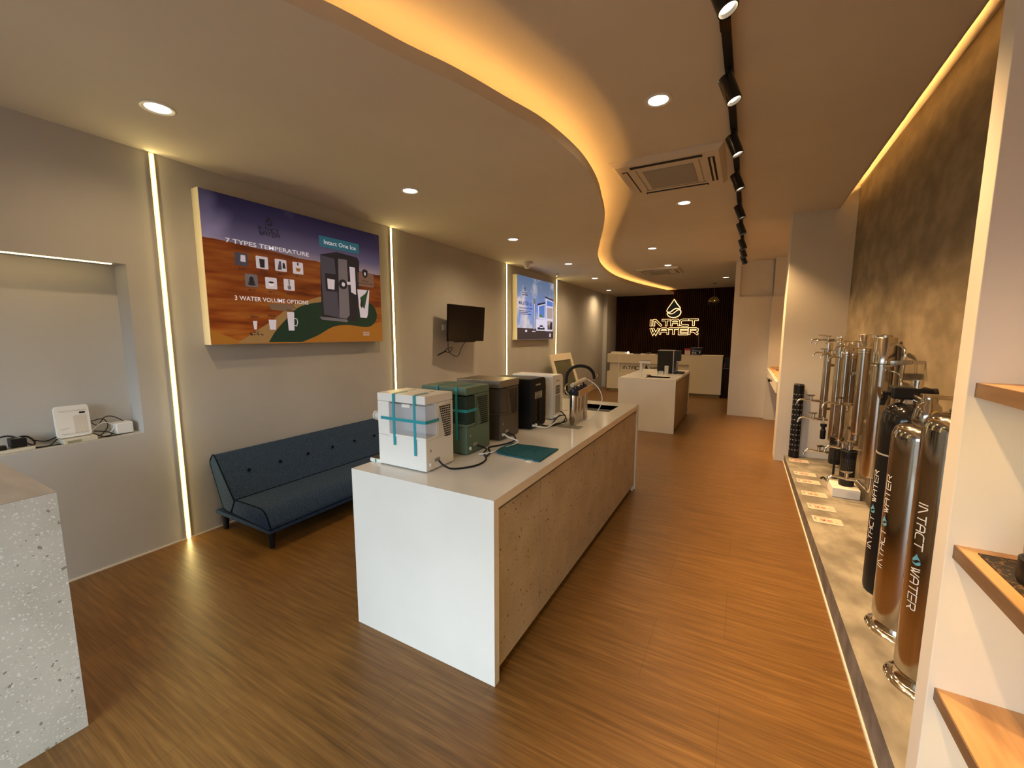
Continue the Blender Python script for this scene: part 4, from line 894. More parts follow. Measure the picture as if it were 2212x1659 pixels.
# ================================================================== second island
i0, i1, ix0, ix1, ih = 6.93, 8.90, -1.812, -.905, .872
isl = thing('sink_counter', 'smaller white waterfall counter with sink and tap before the reception desk', 'counter', ((ix0+ix1)/2, (i0+i1)/2, 0))
u0, u1, v0, v1 = -1.42, -1.045, 7.15, 7.42; mb = MB()
for a, b in (((ix0, i0, ih-tk), (u0, i1, ih)), ((u1, i0, ih-tk), (ix1, i1, ih)), ((u0, i0, ih-tk), (u1, v0, ih)), ((u0, v1, ih-tk), (u1, i1, ih))): mb.box(a, b)
mb.mesh('worktop', M['solid_bright'], isl)
MB().box((ix0, i0, 0), (ix1, i0+.04, ih-tk)).mesh('end_panel', M['solid_bright'], isl)
MB().box((ix0, i1-.04, 0), (ix1, i1, ih-tk)).mesh('end_panel', M['solid_bright'], isl)
mb = MB(); mb.box((ix0+.03, i0+.04, .03), (ix1-.05, i1-.04, ih-.19)); mb.box((ix0+.03, v1+.02, .03), (ix1-.05, i1-.04, ih-tk-.02)); mb.mesh('carcass', M['black'], isl)
for i in range(4):
    L_ = (i1-i0-.09)/4; a = i0+.045+L_*i; MB().box((ix1-.028, a+.001, .04), (ix1-.010, a+L_-.001, ih-tk-.022)).mesh('door', mat('ochre_laminate', (.22, .145, .06), .5), isl, bev=.001)
mb = MB()
for a, b in (((u0, v0, ih-.16), (u0-.004, v1, ih-.002)), ((u1, v0, ih-.16), (u1+.004, v1, ih-.002)), ((u0, v0, ih-.16), (u1, v0-.004, ih-.002)), ((u0, v1, ih-.16), (u1, v1+.004, ih-.002)), ((u0, v0, ih-.165), (u1, v1, ih-.16))): mb.box(a, b)
mb.mesh('sink_basin', mat('steel_sink', (.12, .11, .09), .35, .6), isl)
tp = thing('kitchen_tap', 'square white tap with flat spout on the smaller counter', 'tap', (-1.476, 7.06, ih))
MB().box((-1.494, 7.045, ih), (-1.458, 7.081, ih+.27)).mesh('column', M['white'], tp, bev=.003)
MB().hexa([(-1.507, 7.043, ih+.245), (-1.33, 7.043, ih+.232), (-1.33, 7.083, ih+.232), (-1.507, 7.083, ih+.245), (-1.507, 7.043, ih+.285), (-1.318, 7.043, ih+.275), (-1.318, 7.083, ih+.275), (-1.507, 7.083, ih+.285)]).mesh('spout', M['white'], tp, bev=.003)
MB().box((-1.507, 7.043, ih+.286), (-1.318, 7.083, ih+.290)).mesh('lever', mat('dark_red_lever', (.10, .02, .015), .4), tp)
tag(MB().box((-1.455, 7.44, ih), (-1.385, 7.49, ih+.016)).mesh('soap_dish', M['black'], bev=.004), 'small black dish beside the white tap', 'dish')
def tumbler(lab, x, y, r, h, grp=None):
    g = thing('drinking_glass', lab, 'glass', (x, y, ih), 'glasses by the sink')
    MB().lathe((x, y, ih), [(r*.86, 0), (r*.9, .006), (r, h), (r*.95, h), (r*.82, .01)], 24).mesh('glass_body', M['glass'], g)
    return g
g = tumbler('short glass mug nearest the white tap', -1.327, 7.54, .040, .075); MB().tube([(-1.29, 7.54, ih+.06), (-1.262, 7.54, ih+.055), (-1.262, 7.54, ih+.02), (-1.29, 7.54, ih+.015)], .005, 8).mesh('handle', M['glass'], g)
g = tumbler('short glass mug in the middle of the three glasses', -1.243, 7.59, .042, .078); MB().tube([(-1.205, 7.59, ih+.06), (-1.178, 7.59, ih+.055), (-1.178, 7.59, ih+.02), (-1.205, 7.59, ih+.015)], .005, 8).mesh('handle', M['glass'], g)
tumbler('tall glass in front of the dark dispenser', -1.185, 7.80, .036, .16)
d2 = thing('countertop_dispenser', 'dark grey water dispenser seen from its side on the smaller counter', 'water dispenser', (-1.2, 8.15, ih))
MB().box((-1.385, 8.02, ih+.004), (-1.115, 8.30, ih+.415)).mesh('body', mat('charcoal_body', (.014, .014, .013), .7, spec=.2), d2, bev=.01)
MB().box((-1.385, 8.03, ih+.415), (-1.10, 8.29, ih+.425)).mesh('lid', M['greyplastic'], d2, bev=.003)
MB().box((-1.115, 8.02, ih+.004), (-1.100, 8.30, ih+.415)).mesh('front_trim', M['greyplastic'], d2)
MB().box((-1.10, 8.03, ih+.23), (-1.005, 8.29, ih+.42)).mesh('spout_head', M['black'], d2, bev=.006)
MB().box((-1.10, 8.03, ih+.222), (-1.01, 8.29, ih+.229)).mesh('head_trim', M['steel'], d2)
MB().box((-1.10, 8.03, ih+.004), (-1.055, 8.29, ih+.23)).mesh('front_panel', M['gloss_black'], d2)
MB().box((-1.10, 8.03, ih), (-.935, 8.29, ih+.03)).mesh('drip_tray', M['black'], d2, bev=.004)
for xx in (-1.36, -1.14): MB().cyl((xx, 8.05, ih), (xx, 8.05, ih+.006), .01, n=10).mesh('foot', M['black'], d2)

# ================================================================== reception desk
dk = thing('reception_desk', 'long cream reception desk with the shop name before the slatted wall', 'reception desk', (-1.9, 11.7, 0)); cr = M['cream']
Yd = 11.42
MB().box((-3.315, Yd, .805), (-1.19, Yd+.5, 1.048)).mesh('upper_band', cr, dk, bev=.003)
MB().box((-3.265, Yd+.09, .560), (-1.19, Yd+.45, .810)).mesh('recessed_band', cr, dk)
MB().box((-3.320, Yd, .085), (-1.19, Yd+.5, .562)).mesh('lower_band', cr, dk, bev=.003)
MB().box((-3.27, Yd+.05, 0), (-.46, Yd+.45, .09)).mesh('plinth', mat('ochre_plinth', (.30, .22, .09), .6), dk)
MB().box((-1.19, Yd-.02, .085), (-.436, Yd+.5, 1.055)).mesh('end_block', cr, dk, bev=.003)
MB().box((-2.995, Yd-.004, .085), (-2.975, Yd+.02, 1.045)).mesh('joint_strip', M['white'], dk)
fd = Fr((0, Yd+.09, 0), (1, 0, 0), (0, 0, 1), (0, -1, 0)); mb = MB()
word(mb, fd, 'INTACT', -2.89, .625, .53, .088, .015, .002, .014); mb.mesh('name_lettering', M['letter'], dk)
mb = MB(); word(mb, fd, 'WATER', -2.16, .625, .50, .088, .015, .002, .014); mb.mesh('name_lettering', M['letter'], dk)
mb = MB(); poly(mb, fd, [(-2.325, .628), (-2.27, .775), (-2.205, .640), (-2.25, .655), (-2.29, .625)], .002, .014); mb.mesh('drop_emblem', M['navy'], dk)
zd = 1.048
tag(MB().box((-3.24, 11.50, zd), (-2.84, 11.62, zd+.05)).mesh('cable_box', M['offwhite'], bev=.006), 'long off-white box at the left end of the reception desk', 'box')
bl = thing('desk_lamp', 'tiny bright lamp glowing on the reception desk', 'lamp', (-2.78, 11.56, zd))
MB().lathe((-2.78, 11.56, zd), [(.03, 0), (.03, .015)], 16).mesh('base', M['white'], bl)
MB().lathe((-2.78, 11.56, zd+.015), [(.03, 0), (.034, .02), (.02, .045)], 16).mesh('shade', emis('small_lamp', (1, .93, .8), 3), bl)
ph = thing('card_terminal', 'small card terminal tilted on the reception desk', 'card terminal', (-2.24, 11.55, zd))
MB().hexa([(-2.30, 11.50, zd), (-2.20, 11.50, zd), (-2.17, 11.58, zd), (-2.27, 11.58, zd), (-2.30, 11.50, zd+.015), (-2.20, 11.50, zd+.015), (-2.17, 11.58, zd+.045), (-2.27, 11.58, zd+.045)]).mesh('casing', M['greyplastic'], ph)
MB().hexa([(-2.285, 11.505, zd+.0155), (-2.215, 11.505, zd+.0155), (-2.19, 11.56, zd+.038), (-2.26, 11.56, zd+.038), (-2.285, 11.505, zd+.018), (-2.215, 11.505, zd+.018), (-2.19, 11.56, zd+.04), (-2.26, 11.56, zd+.04)]).mesh('screen', M['gloss_black'], ph)
tag(MB().box((-2.62, 11.5, zd), (-2.44, 11.6, zd+.018)).mesh('stapler', M['black'], bev=.004), 'black stapler lying on the reception desk', 'stapler')
tag(MB().box((-2.05, 11.5, zd), (-1.78, 11.62, zd+.010)).mesh('brochure_pile', mat('dim_tan', (.22, .15, .08), .6), bev=.001), 'thin brown brochure pile on the reception desk', 'brochures')
cl_ = thing('desk_calendar', 'small red calendar box with white face on the desk end', 'calendar', (-1.25, 11.48, 1.055))
MB().box((-1.325, 11.46, 1.055), (-1.175, 11.52, 1.225)).mesh('box', M['red'], cl_, bev=.003)
MB().box((-1.312, 11.457, 1.065), (-1.188, 11.461, 1.175)).mesh('page', M['paper'], cl_)
mb = MB(); f_ = Fr((-1.312, 11.4565, 1.065), (1, 0, 0), (0, 0, 1), (0, -1, 0)); strip(mb, f_, [(.03, .085), (.05, .06), (.07, .09), (.06, .03), (.095, .06)], .006, 0, .001); mb.mesh('drawing', M['greyplastic'], cl_)
bx = thing('display_box', 'black box with pale pictures standing on the desk end', 'box', (-1.04, 11.5, 1.055))
MB().box((-1.16, 11.46, 1.055), (-.915, 11.56, 1.240)).mesh('box', M['gloss_black'], bx, bev=.003)
MB().box((-1.17, 11.455, 1.240), (-.905, 11.565, 1.248)).mesh('lid', M['greyplastic'], bx)
mb = MB(); f_ = Fr((-1.16, 11.459, 1.055), (1, 0, 0), (0, 0, 1), (0, -1, 0)); poly(mb, f_, [(.01, .105), (.23, .105), (.23, .115), (.01, .115)], 0, .002)
for a, b_, c_ in ((.02, .05, .04), (.07, .045, .05), (.18, .055, .03)): poly(mb, f_, [(a, b_), (a+c_, b_), (a+c_*.7, b_+.035), (a+c_*.2, b_+.03)], 0, .002)
poly(mb, f_, [(.01, .012), (.23, .012), (.23, .018), (.01, .018)], 0, .002); mb.mesh('printed_pictures', mat('pale_print', (.55, .50, .42), .5), bx)
cb = thing('side_cabinet', 'low dark brown cabinet between the desk and the white wall end', 'cabinet', (-.33, 11.7, 0))
MB().box((-.42, 11.50, 0), (-.10, 12.0, .735)).mesh('body', mat('dark_brown', (.020, .008, .006), .7, spec=.15), cb)
MB().box((-.43, 11.49, .735), (-.09, 12.0, .75)).mesh('top', mat('dark_brown2', (.07, .05, .05), .25), cb)
tag(MB().box((-.40, 11.6, .75), (-.12, 11.9, 1.0)).mesh('printer', M['black'], bev=.01), 'black printer on the dark side cabinet', 'printer')
tag(MB().lathe((-.385, 11.545, .75), [(.022, 0), (.03, .02), (.03, .07), (.015, .10), (.012, .14)], 16).mesh('bottle', mat('plum_plastic', (.10, .02, .035), .3)), 'small plum bottle standing before the black printer', 'bottle')

# ================================================================== illuminated wall logo
lg = thing('illuminated_sign', 'backlit INTACT WATER sign with a navy water drop on the slatted wall', 'sign', (-1.87, YB-.05, 1.56))
fl = Fr((0, YB-.02, 0), (1, 0, 0), (0, 0, 1), (0, -1, 0))
GL = emis('sign_halo', (1, .50, .20), 2.3*LAMP)
def grow_poly(pts, g):
    cx = sum(p[0] for p in pts)/len(pts); cy = sum(p[1] for p in pts)/len(pts); out = []
    n = len(pts); A_ = sum(pts[i][0]*pts[(i+1) % n][1]-pts[(i+1) % n][0]*pts[i][1] for i in range(n)); s_ = 1 if A_ > 0 else -1
    for i in range(n):
        a = Vector(pts[i-1]); b = Vector(pts[(i+1) % n]); d = (b-a).normalized(); out.append((pts[i][0]+s_*d.y*g, pts[i][1]-s_*d.x*g))
    return out
mb = MB()
for i, pp in enumerate(drop(-1.885, 2.09, .515)): poly(mb, fl, grow_poly(pp, .022), .020+.001*i, .026+.001*i)
mb.mesh('drop_halo', GL, lg)
for pp in drop(-1.885, 2.09, .515): mb = MB(); poly(mb, fl, pp, .040, .058); mb.mesh('drop_emblem', M['navy'], lg)
for txt, x0, wt, y0, h in (('INTACT', -2.525, 1.30, 1.845, .160), ('WATER', -2.525, 1.32, 1.590, .160)):
    mb = MB(); word(mb, fl, txt, x0, y0, wt, h, .062, .022, .028, grow=.018); mb.mesh('letter_halo', GL, lg)
    mb = MB(); word(mb, fl, txt, x0, y0, wt, h, .038, .034, .048, grow=.01); mb.mesh('letters', M['letter'], lg)
mb = MB()
for x in (-2.4, -2.0, -1.7, -1.3): mb.cyl((x, YB-.02, 1.665), (x, YB-.062, 1.665), .006, n=8)
mb.cyl((-1.885, YB-.02, 2.2), (-1.885, YB-.062, 2.2), .006, n=8); mb.mesh('stand_offs', M['steel'], lg)
MB().tube([(-1.175, YB-.022, 1.58), (-1.168, YB-.022, 1.3), (-1.165, YB-.022, .9)], .006, 6).mesh('cable', M['greyplastic'], lg)

# ================================================================== alcove bench on the right
ab = thing('alcove_bench', 'wall bench with orange wood top in the alcove beyond the pillar', 'bench', (.75, 7.8, .82))
MB().box((.40, 6.43, .82), (1.098, 9.005, .970)).mesh('apron', M['white_wall'], ab)
MB().box((.42, 6.43, .970), (1.098, 9.005, .985)).mesh('wood_top', M['oak'], ab)
MB().box((.412, 6.43, .970), (.42, 9.005, .988)).mesh('edge_trim', M['white'], ab)
tag(MB().box((.46, 8.55, .985), (.95, 8.75, 1.03)).mesh('flat_box', M['lightwood'], bev=.003), 'flat pale box at the back of the alcove bench', 'box')
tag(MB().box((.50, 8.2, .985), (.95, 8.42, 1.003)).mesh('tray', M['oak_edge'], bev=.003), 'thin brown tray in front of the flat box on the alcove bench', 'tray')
kn = thing('bench_tap', 'small black and chrome tap fixed on the front of the alcove bench', 'tap', (.39, 7.3, .91))
MB().lathe((.40, 7.30, .905), [(.02, 0), (.02, .02), (.026, .025), (.026, .05)], 16, ax=(-1, 0, 0)).mesh('knob', M['black'], kn)
MB().lathe((.40, 7.22, .92), [(.014, 0), (.014, .03)], 14, ax=(-1, 0, 0)).mesh('collar', M['chrome'], kn)

# ================================================================== things on the plinth
# price cards
pc = None
cards = [(5.84, 'price card on the plinth nearest the black perforated tube'), (5.28, 'price card second from the far end of the plinth'), (5.00, 'third price card from the far end, beside the thin black stand'),
         (4.60, 'price card beside the white foam block'), (4.25, 'price card just in front of the foam block, second nearest'), (3.95, 'price card nearest the camera on the plinth')]
def cardmesh():
    t = thing('price_card', '', 'price card', (0, 0, 0), 'price cards on the plinth')
    MB().box((-.095, -.068, 0), (.095, .068, .003)).mesh('card', mat('card_paper', (.72, .58, .47), .5), t)
    MB().box((-.100, -.073, 0), (.100, .073, .0018)).mesh('backing', M['greyplastic'], t)
    mb = MB(); f = Fr((0, 0, .0032), (1, 0, 0), (0, 1, 0), (0, 0, 1))
    mb.use(M['red']); text(mb, f, 'RM 980', -.045, -.035, .030, .020, 0); flat(mb, f, [(-.08, .045), (.02, .045), (.02, .052), (-.08, .052)], 0)
    mb.use(M['greyplastic']); flat(mb, f, [(-.085, -.02), (-.070, -.02), (-.070, .03), (-.085, .03)], 0); flat(mb, f, [(.045, -.03), (.085, -.03), (.085, -.025), (.045, -.025)], 0); flat(mb, f, [(.045, .0), (.075, .0), (.075, .005), (.045, .005)], 0)
    mb.mesh('printing', M['red'], t)
    return t
tilt = math.atan(-.0167)
for i, (y, lab) in enumerate(cards):
    if pc is None: pc = cardmesh(); c = pc; c['label'] = lab; c.location = (.652, y, zp(y)+.001)
    else: c = dup(pc, (.652+.008*(i > 3), y, zp(y)+.001), lab)
    c.rotation_euler = (tilt, 0, 0)
# black perforated tube by the pillar
z = zp(6.03); pt = thing('perforated_tube', 'tall black tube dotted with holes standing against the pillar', 'tube', (.613, 6.03, z))
MB().lathe((.613, 6.03, z), [(.054, 0), (.054, .90), (.050, .905), (.046, .90), (.046, .87)], 32).mesh('tube_body', M['black'], pt)
MB().lathe((.613, 6.03, z+.895), [(.0545, 0), (.0545, .008), (.050, .0085)], 32, caps=False).mesh('top_ring', M['steel'], pt)
mb = MB()
for k in range(12):
    for a in (-118, -84, -50, -150):
        q_ = math.radians(a); n_ = Vector((math.cos(q_), math.sin(q_), 0)); mb.lathe(Vector((.613, 6.03, z+.10+.062*k))+n_*.0535, [(.0075, 0), (.0075, .0015)], 10, ax=n_)
mb.mesh('holes', mat('pale_holes', (.35, .32, .32), .5), pt)

# hoses, taps
def faucet_mesh(lab, loc, L=.11, r=.0075, rotz=PI):
    t = thing('steel_tap', lab, 'tap', (0, 0, 0), 'steel taps on the filter housings')
    mb = MB(); mb.cyl((-.055, 0, 0), (.03, 0, 0), r*1.4, n=14); mb.tube([(.03, 0, 0), (L*.55, 0, .004), (L*.8, 0, .006), (L, 0, -.006), (L+.008, 0, -.034)], r, 10); mb.mesh('spout', M['chrome'], t)
    MB().cyl((.028, 0, 0), (.028, 0, .034), r*1.3, n=12).mesh('valve_stem', M['chrome'], t)
    MB().hexa([(.014, -.006, .034), (.042, -.006, .034), (.07, -.006, .046), (.002, -.006, .046), (.014, .006, .034), (.042, .006, .034), (.07, .006, .046), (.002, .006, .046)]).mesh('handle', M['chrome'], t)
    t.rotation_euler = (0, 0, rotz); t.location = loc; return t
TAP = None
def tap(lab, x, y, z, rot=PI, s=1):
    global TAP
    if TAP is None: TAP = faucet_mesh(lab, (x, y, z)); t = TAP
    else: t = dup(TAP, (x, y, z), lab)
    t.rotation_euler = (0, 0, rot); t.scale = (s, s, s); return t
def housing(lab, x, y, r, zb, zt, cap=.09, cr_=1.13, clamp=True, feet=True, mat_=None, port=None, wall=True):
    t = thing('filter_housing', lab, 'water filter', (x, y, zb), 'steel filter housings on the concrete wall')
    m = mat_ or M['steel']
    MB().lathe((x, y, zb), [(r*.55, 0), (r*.9, .012), (r, .03), (r, zt-zb-cap+.004)], 36).mesh('cylinder', m, t)
    MB().lathe((x, y, zt-cap), [(r*1.02, 0), (r*cr_, .004), (r*cr_, cap*.45), (r*cr_*.97, cap*.47), (r*cr_*.97, cap*.96), (r*cr_*.9, cap)], 36).mesh('cap', M['chrome'] if r < .05 else m, t)
    if clamp: MB().lathe((x, y, zt-cap-.02), [(r*1.02, 0), (r*1.16, .003), (r*1.16, .015), (r*1.02, .018)], 36).mesh('clamp_ring', M['chrome'], t)
    if wall: mb = MB(); mb.box((x, y-.012, zt-cap-.20), (1.0252, y+.012, zt-cap-.17)); mb.box((x, y-.012, zb+.12), (1.0252, y+.012, zb+.15)); mb.mesh('wall_bracket', M['chrome'], t)
    MB().lathe((x, y, zb-.028), [(.008, 0), (.012, .004), (.012, .03)], 14).mesh('outlet', M['chrome'], t)
    return t
hz = [
 ('widest steel filter housing, nearest of the row on the concrete wall', .935, 4.13, .064, .47, 1.572, .20),
 ('slim steel filter housing with a domed cap beside the widest one', .935, 4.72, .043, .69, 1.595, .145),
 ('short steel filter housing third from the near end of the row', .935, 5.16, .039, .89, 1.512, .13),
 ('thin steel filter housing fourth from the near end of the row', .868, 5.03, .031, .56, 1.508, .10),
 ('steel filter housing near the pillar with taps at its top', .905, 5.60, .037, .42, 1.572, .085),
 ('farthest steel filter housing, closest to the pillar', .840, 5.86, .036, .61, 1.50, .07)]
for i, (lab, x, y, r, zb, zt_, cap) in enumerate(hz):
    t = housing(lab, x, y, r, zb, zt_, cap)
    if i == 0:
        MB().lathe((x, y, zt_), [(.040, -.002), (.040, .016), (.032, .020)], 28).mesh('top_port', M['steel'], t)
        MB().box((x-.062, y+.05, zt_+.0), (x+.03, y+.11, zt_+.018)).mesh('top_clamp', M['chrome'], t)
    mb = MB()
    if i in (1, 2, 3, 4):
        zz = zb-.03; mb.tube([(x, y, zb-.02), (x, y, zz-.018), (x-.02, y-.01, zz-.032), (x-.07, y-.02, zz-.032)], .009, 10); mb.mesh('drain_elbow', M['chrome'], t)
mb = MB()
mb.lathe((.965, 4.92, .55), [(.030, 0), (.030, .93), (.025, .935)], 28); 
o = tag(mb.mesh('filter_housing', M['polished']), 'plain thin steel cylinder between the second and third filter housings', 'water filter', 'steel filter housings on the concrete wall')
tapdef = [
 ('twin lever tap at the top of the farthest filter housing', .815, 5.86, 1.530, PI, 1.25), ('second top lever tap beside the twin tap', .835, 5.66, 1.525, PI, 1.2),
 ('tap below the top of the farthest filter housing', .82, 5.80, 1.385, PI+.2, 1.1), ('tap on the upper part of the filter housing near the pillar', .87, 5.605, 1.375, PI+.1, 1.1),
 ('tap on the upper part of the thin filter housing', .865, 5.08, 1.37, PI+.3, 1.2), ('curved tap on the top of the thin filter housing', .90, 5.02, 1.475, PI+.25, 1.2),
 ('curved tap beside the slim domed filter housing', .91, 4.66, 1.48, PI+.25, 1.25), ('tap halfway up between the thin filter housings', .88, 4.98, .93, PI+.1, 1.5),
 ('upper of the two long taps low beside the pillar', .76, 5.84, .83, PI, 1.5), ('lower of the two long taps low beside the pillar', .79, 5.78, .63, PI, 1.6),
 ('low tap with long lever above the black cartridge stand', .82, 5.45, .33, PI, 1.5), ('low tap on the outlet of the slim housing', .90, 4.78, .54, PI, 1.5),
 ('lowest tap, in front of the black cartridge on foam', .90, 4.52, .33, PI, 1.5)]
for d in tapdef: tap(*d)
# connecting pipes so the low taps are carried
mb = MB()
for (x, y, z, x2) in ((.76, 5.84, .83, .83), (.79, 5.78, .63, .84), (.82, 5.45, .33, 1.03), (.90, 4.78, .54, 1.03), (.90, 4.52, .33, .935), (.88, 4.98, .93, .95)): mb.tube([(x, y, z), (x2, y+.01, z)], .007, 8, smooth_path=False)
mb.tube([(.935, 4.52, .33), (.95, 4.30, .33), (.935, 4.14, .36), (.935, 4.13, .45)], .011, 10)
tag(mb.mesh('steel_pipework', M['chrome']), 'thin steel pipes feeding the low taps under the filter housings', 'pipes')
# black cartridges
def cartridge(lab, x, y, z0, z1, r):
    t = thing('filter_cartridge', lab, 'filter cartridge', (x, y, z0))
    MB().lathe((x, y, z0), [(r*.9, 0), (r, .008), (r, z1-z0-.03), (r*1.05, z1-z0-.028), (r*1.05, z1-z0-.004), (r*.95, z1-z0)], 32).mesh('cartridge_body', M['black'], t)
    mb = MB()
    for k in range(int((z1-z0-.12)/.013)):
        for a in range(-170, -20, 13):
            q_ = math.radians(a); n_ = Vector((math.cos(q_), math.sin(q_), 0)); p_ = Vector((x, y, z0+.06+.013*k))+n_*(r-.0002); s_ = Vector((-n_.y, n_.x, 0))*.0022; u_ = Vector((0, 0, .003))
            mb._f([mb.bm.verts.new(p_+n_*.0008+v_) for v_ in (-s_-u_, s_-u_, s_+u_, -s_+u_)])
    mb.mesh('pores', mat('grey_pores', (.12, .11, .10), .6), t); return t
z = zp(5.35)
t = cartridge('black perforated cartridge on a thin rod stand, behind the foam block', .905, 5.35, z+.14, z+.43, .056)
MB().cyl((.895, 5.30, z+.004), (.895, 5.30, z+.30), .010, n=12).mesh('rod', M['black'], t); MB().lathe((.895, 5.30, z), [(.040, 0), (.040, .004)], 24).mesh('foot', M['black'], t)
MB().lathe((.905, 5.35, z+.43), [(.03, 0), (.03, .02), (.012, .022), (.012, .06)], 20).mesh('top_fitting', M['steel'], t)
z = zp(4.72)
fb = tag(MB().box((.787, 4.625, z+.002), (.99, 4.87, z+.088)).mesh('foam_block', M['foam'], bev=.004), 'white foam block on the plinth carrying a black cartridge', 'foam block')
fb.rotation_euler = (0, 0, 0)
t = cartridge('black perforated cartridge standing on the white foam block', .905, 4.76, z+.088, z+.42, .058)
MB().lathe((.905, 4.76, z+.42), [(.02, 0), (.02, .03), (.03, .032), (.03, .05), (.015, .052), (.015, .08)], 20).mesh('top_fitting', M['steel'], t)
t = thing('small_prefilter', 'small black inline prefilter hanging beside the low taps', 'water filter', (.83, 5.66, .40))
MB().lathe((.83, 5.66, .43), [(.022, 0), (.026, .01), (.026, .10), (.018, .11), (.018, .14)], 20).mesh('bowl', M['black'], t); MB().lathe((.83, 5.66, .57), [(.03, 0), (.03, .03), (.02, .032)], 20).mesh('head', M['black'], t)
MB().tube([(.83, 5.66, .60), (.83, 5.70, .64), (.845, 5.80, .65)], .008, 8).mesh('link_pipe', M['chrome'], t)
tag(MB().tube([(.775, 5.18, zp(5.2)+.006), (.80, 5.20, zp(5.2)+.018), (.82, 5.17, zp(5.2)+.006), (.85, 5.16, zp(5.2)+.005)], .008, 8).mesh('hose_offcut', M['black']), 'short black hose offcut lying on the plinth', 'hose')
# wall pipes right of the widest housing
t = thing('wall_pipe', 'bent steel wall pipe with a flat bracket right of the widest filter housing', 'pipe', (.97, 3.85, 1.3))
MB().tube([(.965, 4.06, 1.525), (.965, 3.93, 1.522), (.965, 3.81, 1.50), (.965, 3.775, 1.45), (.965, 3.80, 1.30), (.965, 3.86, 1.10)], .010, 10).mesh('upper_pipe', M['chrome'], t)
MB().tube([(.965, 4.04, 1.325), (.965, 3.87, 1.322), (.965, 3.80, 1.29), (.965, 3.79, 1.20), (.965, 3.80, 1.08)], .008, 10).mesh('lower_pipe', M['chrome'], t)
MB().hexa([(.95, 4.02, 1.365), (.96, 4.02, 1.365), (.96, 3.60, 1.40), (.95, 3.60, 1.40), (.95, 4.02, 1.40), (.96, 4.02, 1.40), (.96, 3.60, 1.43), (.95, 3.60, 1.43)]).mesh('flat_bracket', M['steel'], t)
MB().box((.958, 3.60, 1.405), (1.026, 3.62, 1.425)).mesh('wall_fixing', M['steel'], t)

# floor-standing tanks
def tank_words(par, c, r, z0, z1, mcol, blue, ang0, sweep_h, up=False):
    # lettering running up the side: letters wrapped on the cylinder, reading along z
    H = z1-z0; th_ = sweep_h/r
    class Cy:
        n = Vector((1, 0, 0))
        def __call__(s, a, b, cc=0):
            an = ang0+(-1 if up else 1)*(b-sweep_h/2)/r; rr = r+cc
            return Vector((c[0]+rr*math.cos(an), c[1]+rr*math.sin(an), z0+a if up else z1-a))
    cy = Cy()
    def spoly(mb, pts, w0, w1):
        vs = [mb.bm.verts.new(cy(a, b, w1)) for a, b in pts]; mb._f(vs)
    def sstrip(mb, pts, wd):
        P = [Vector(p) for p in pts]
        for a, b in zip(P, P[1:]):
            d = (b-a).normalized(); n_ = Vector((-d.y, d.x))*wd/2; e = d*wd*.3; a2, b2 = a-e, b+e
            k = 3
            for i in range(k):
                p, q_ = a2.lerp(b2, i/k), a2.lerp(b2, (i+1)/k); spoly(mb, [tuple(p-n_), tuple(q_-n_), tuple(q_+n_), tuple(p+n_)], 0, .0012)
    mb = MB(); u = 0
    def wd_(txt, u0, wt, h):
        n = len(txt); tot = sum(.42 if ch == 'I' else 1.26 for ch in txt)-.26; k = wt/tot; x = u0
        for ch in txt:
            for st in GLY[ch]: sstrip(mb, [(x+a*k*(0 if ch == 'I' else 1), b*h) for a, b in st], h*.13)
            x += (.42 if ch == 'I' else 1.26)*k
    wd_('INTACT', 0, H*.42, sweep_h); wd_('WATER', H*.60, H*.40, sweep_h); mb.mesh('name_lettering', mcol, par)
    for pp in drop(0, 0, H*.11):
        mb = MB(); spoly(mb, [(H*.51-a*.9, b-H*.055+sweep_h*.5) for a, b in pp] if False else [(H*.575-b, a+sweep_h*.5) for a, b in pp] if not up else [(H*.455+b, -a+sweep_h*.5) for a, b in pp], 0, .0014); mb.mesh('drop_emblem', blue, par)
blue = mat('label_blue', (.12, .38, .55), .4); lw = mat('label_white', (.75, .75, .75), .4)
def steel_tank(lab, c, r, zt_, ring):
    z = zp(c[1]); t = thing('water_tank', lab, 'water tank', (c[0], c[1], z))
    MB().lathe((c[0], c[1], z), [(ring, .0), (ring, .004), (ring*.97, .008), (ring*.84, .016), (ring*.80, .017), (ring*.78, .020), (ring*.74, .048)], 48).mesh('base_ring', M['chrome'], t)
    h = zt_-z; pr_ = [(r*.70, .040), (r*.90, .044), (r*.975, .052), (r, .070), (r, h-.075), (r*.985, h-.055), (r*.90, h-.028), (r*.72, h-.010), (r*.48, h-.001), (r*.30, h+.001)]
    MB().lathe((c[0], c[1], z), pr_, 56).mesh('body', M['polished'], t)
    return t, z, h
t1, z_, h_ = steel_tank('polished steel water tank with white lettering, nearest the partition', (.748, 2.185), .113, 1.300, .142)
tank_words(t1, (.748, 2.185), .113, .50, .94, lw, blue, math.radians(-152), .034)
t2, z2_, h2_ = steel_tank('second steel water tank, between the black tank and the nearest one', (.757, 2.565), .116, 1.19, .140)
tank_words(t2, (.757, 2.565), .116, .47, .93, lw, blue, math.radians(-168), .034, True)
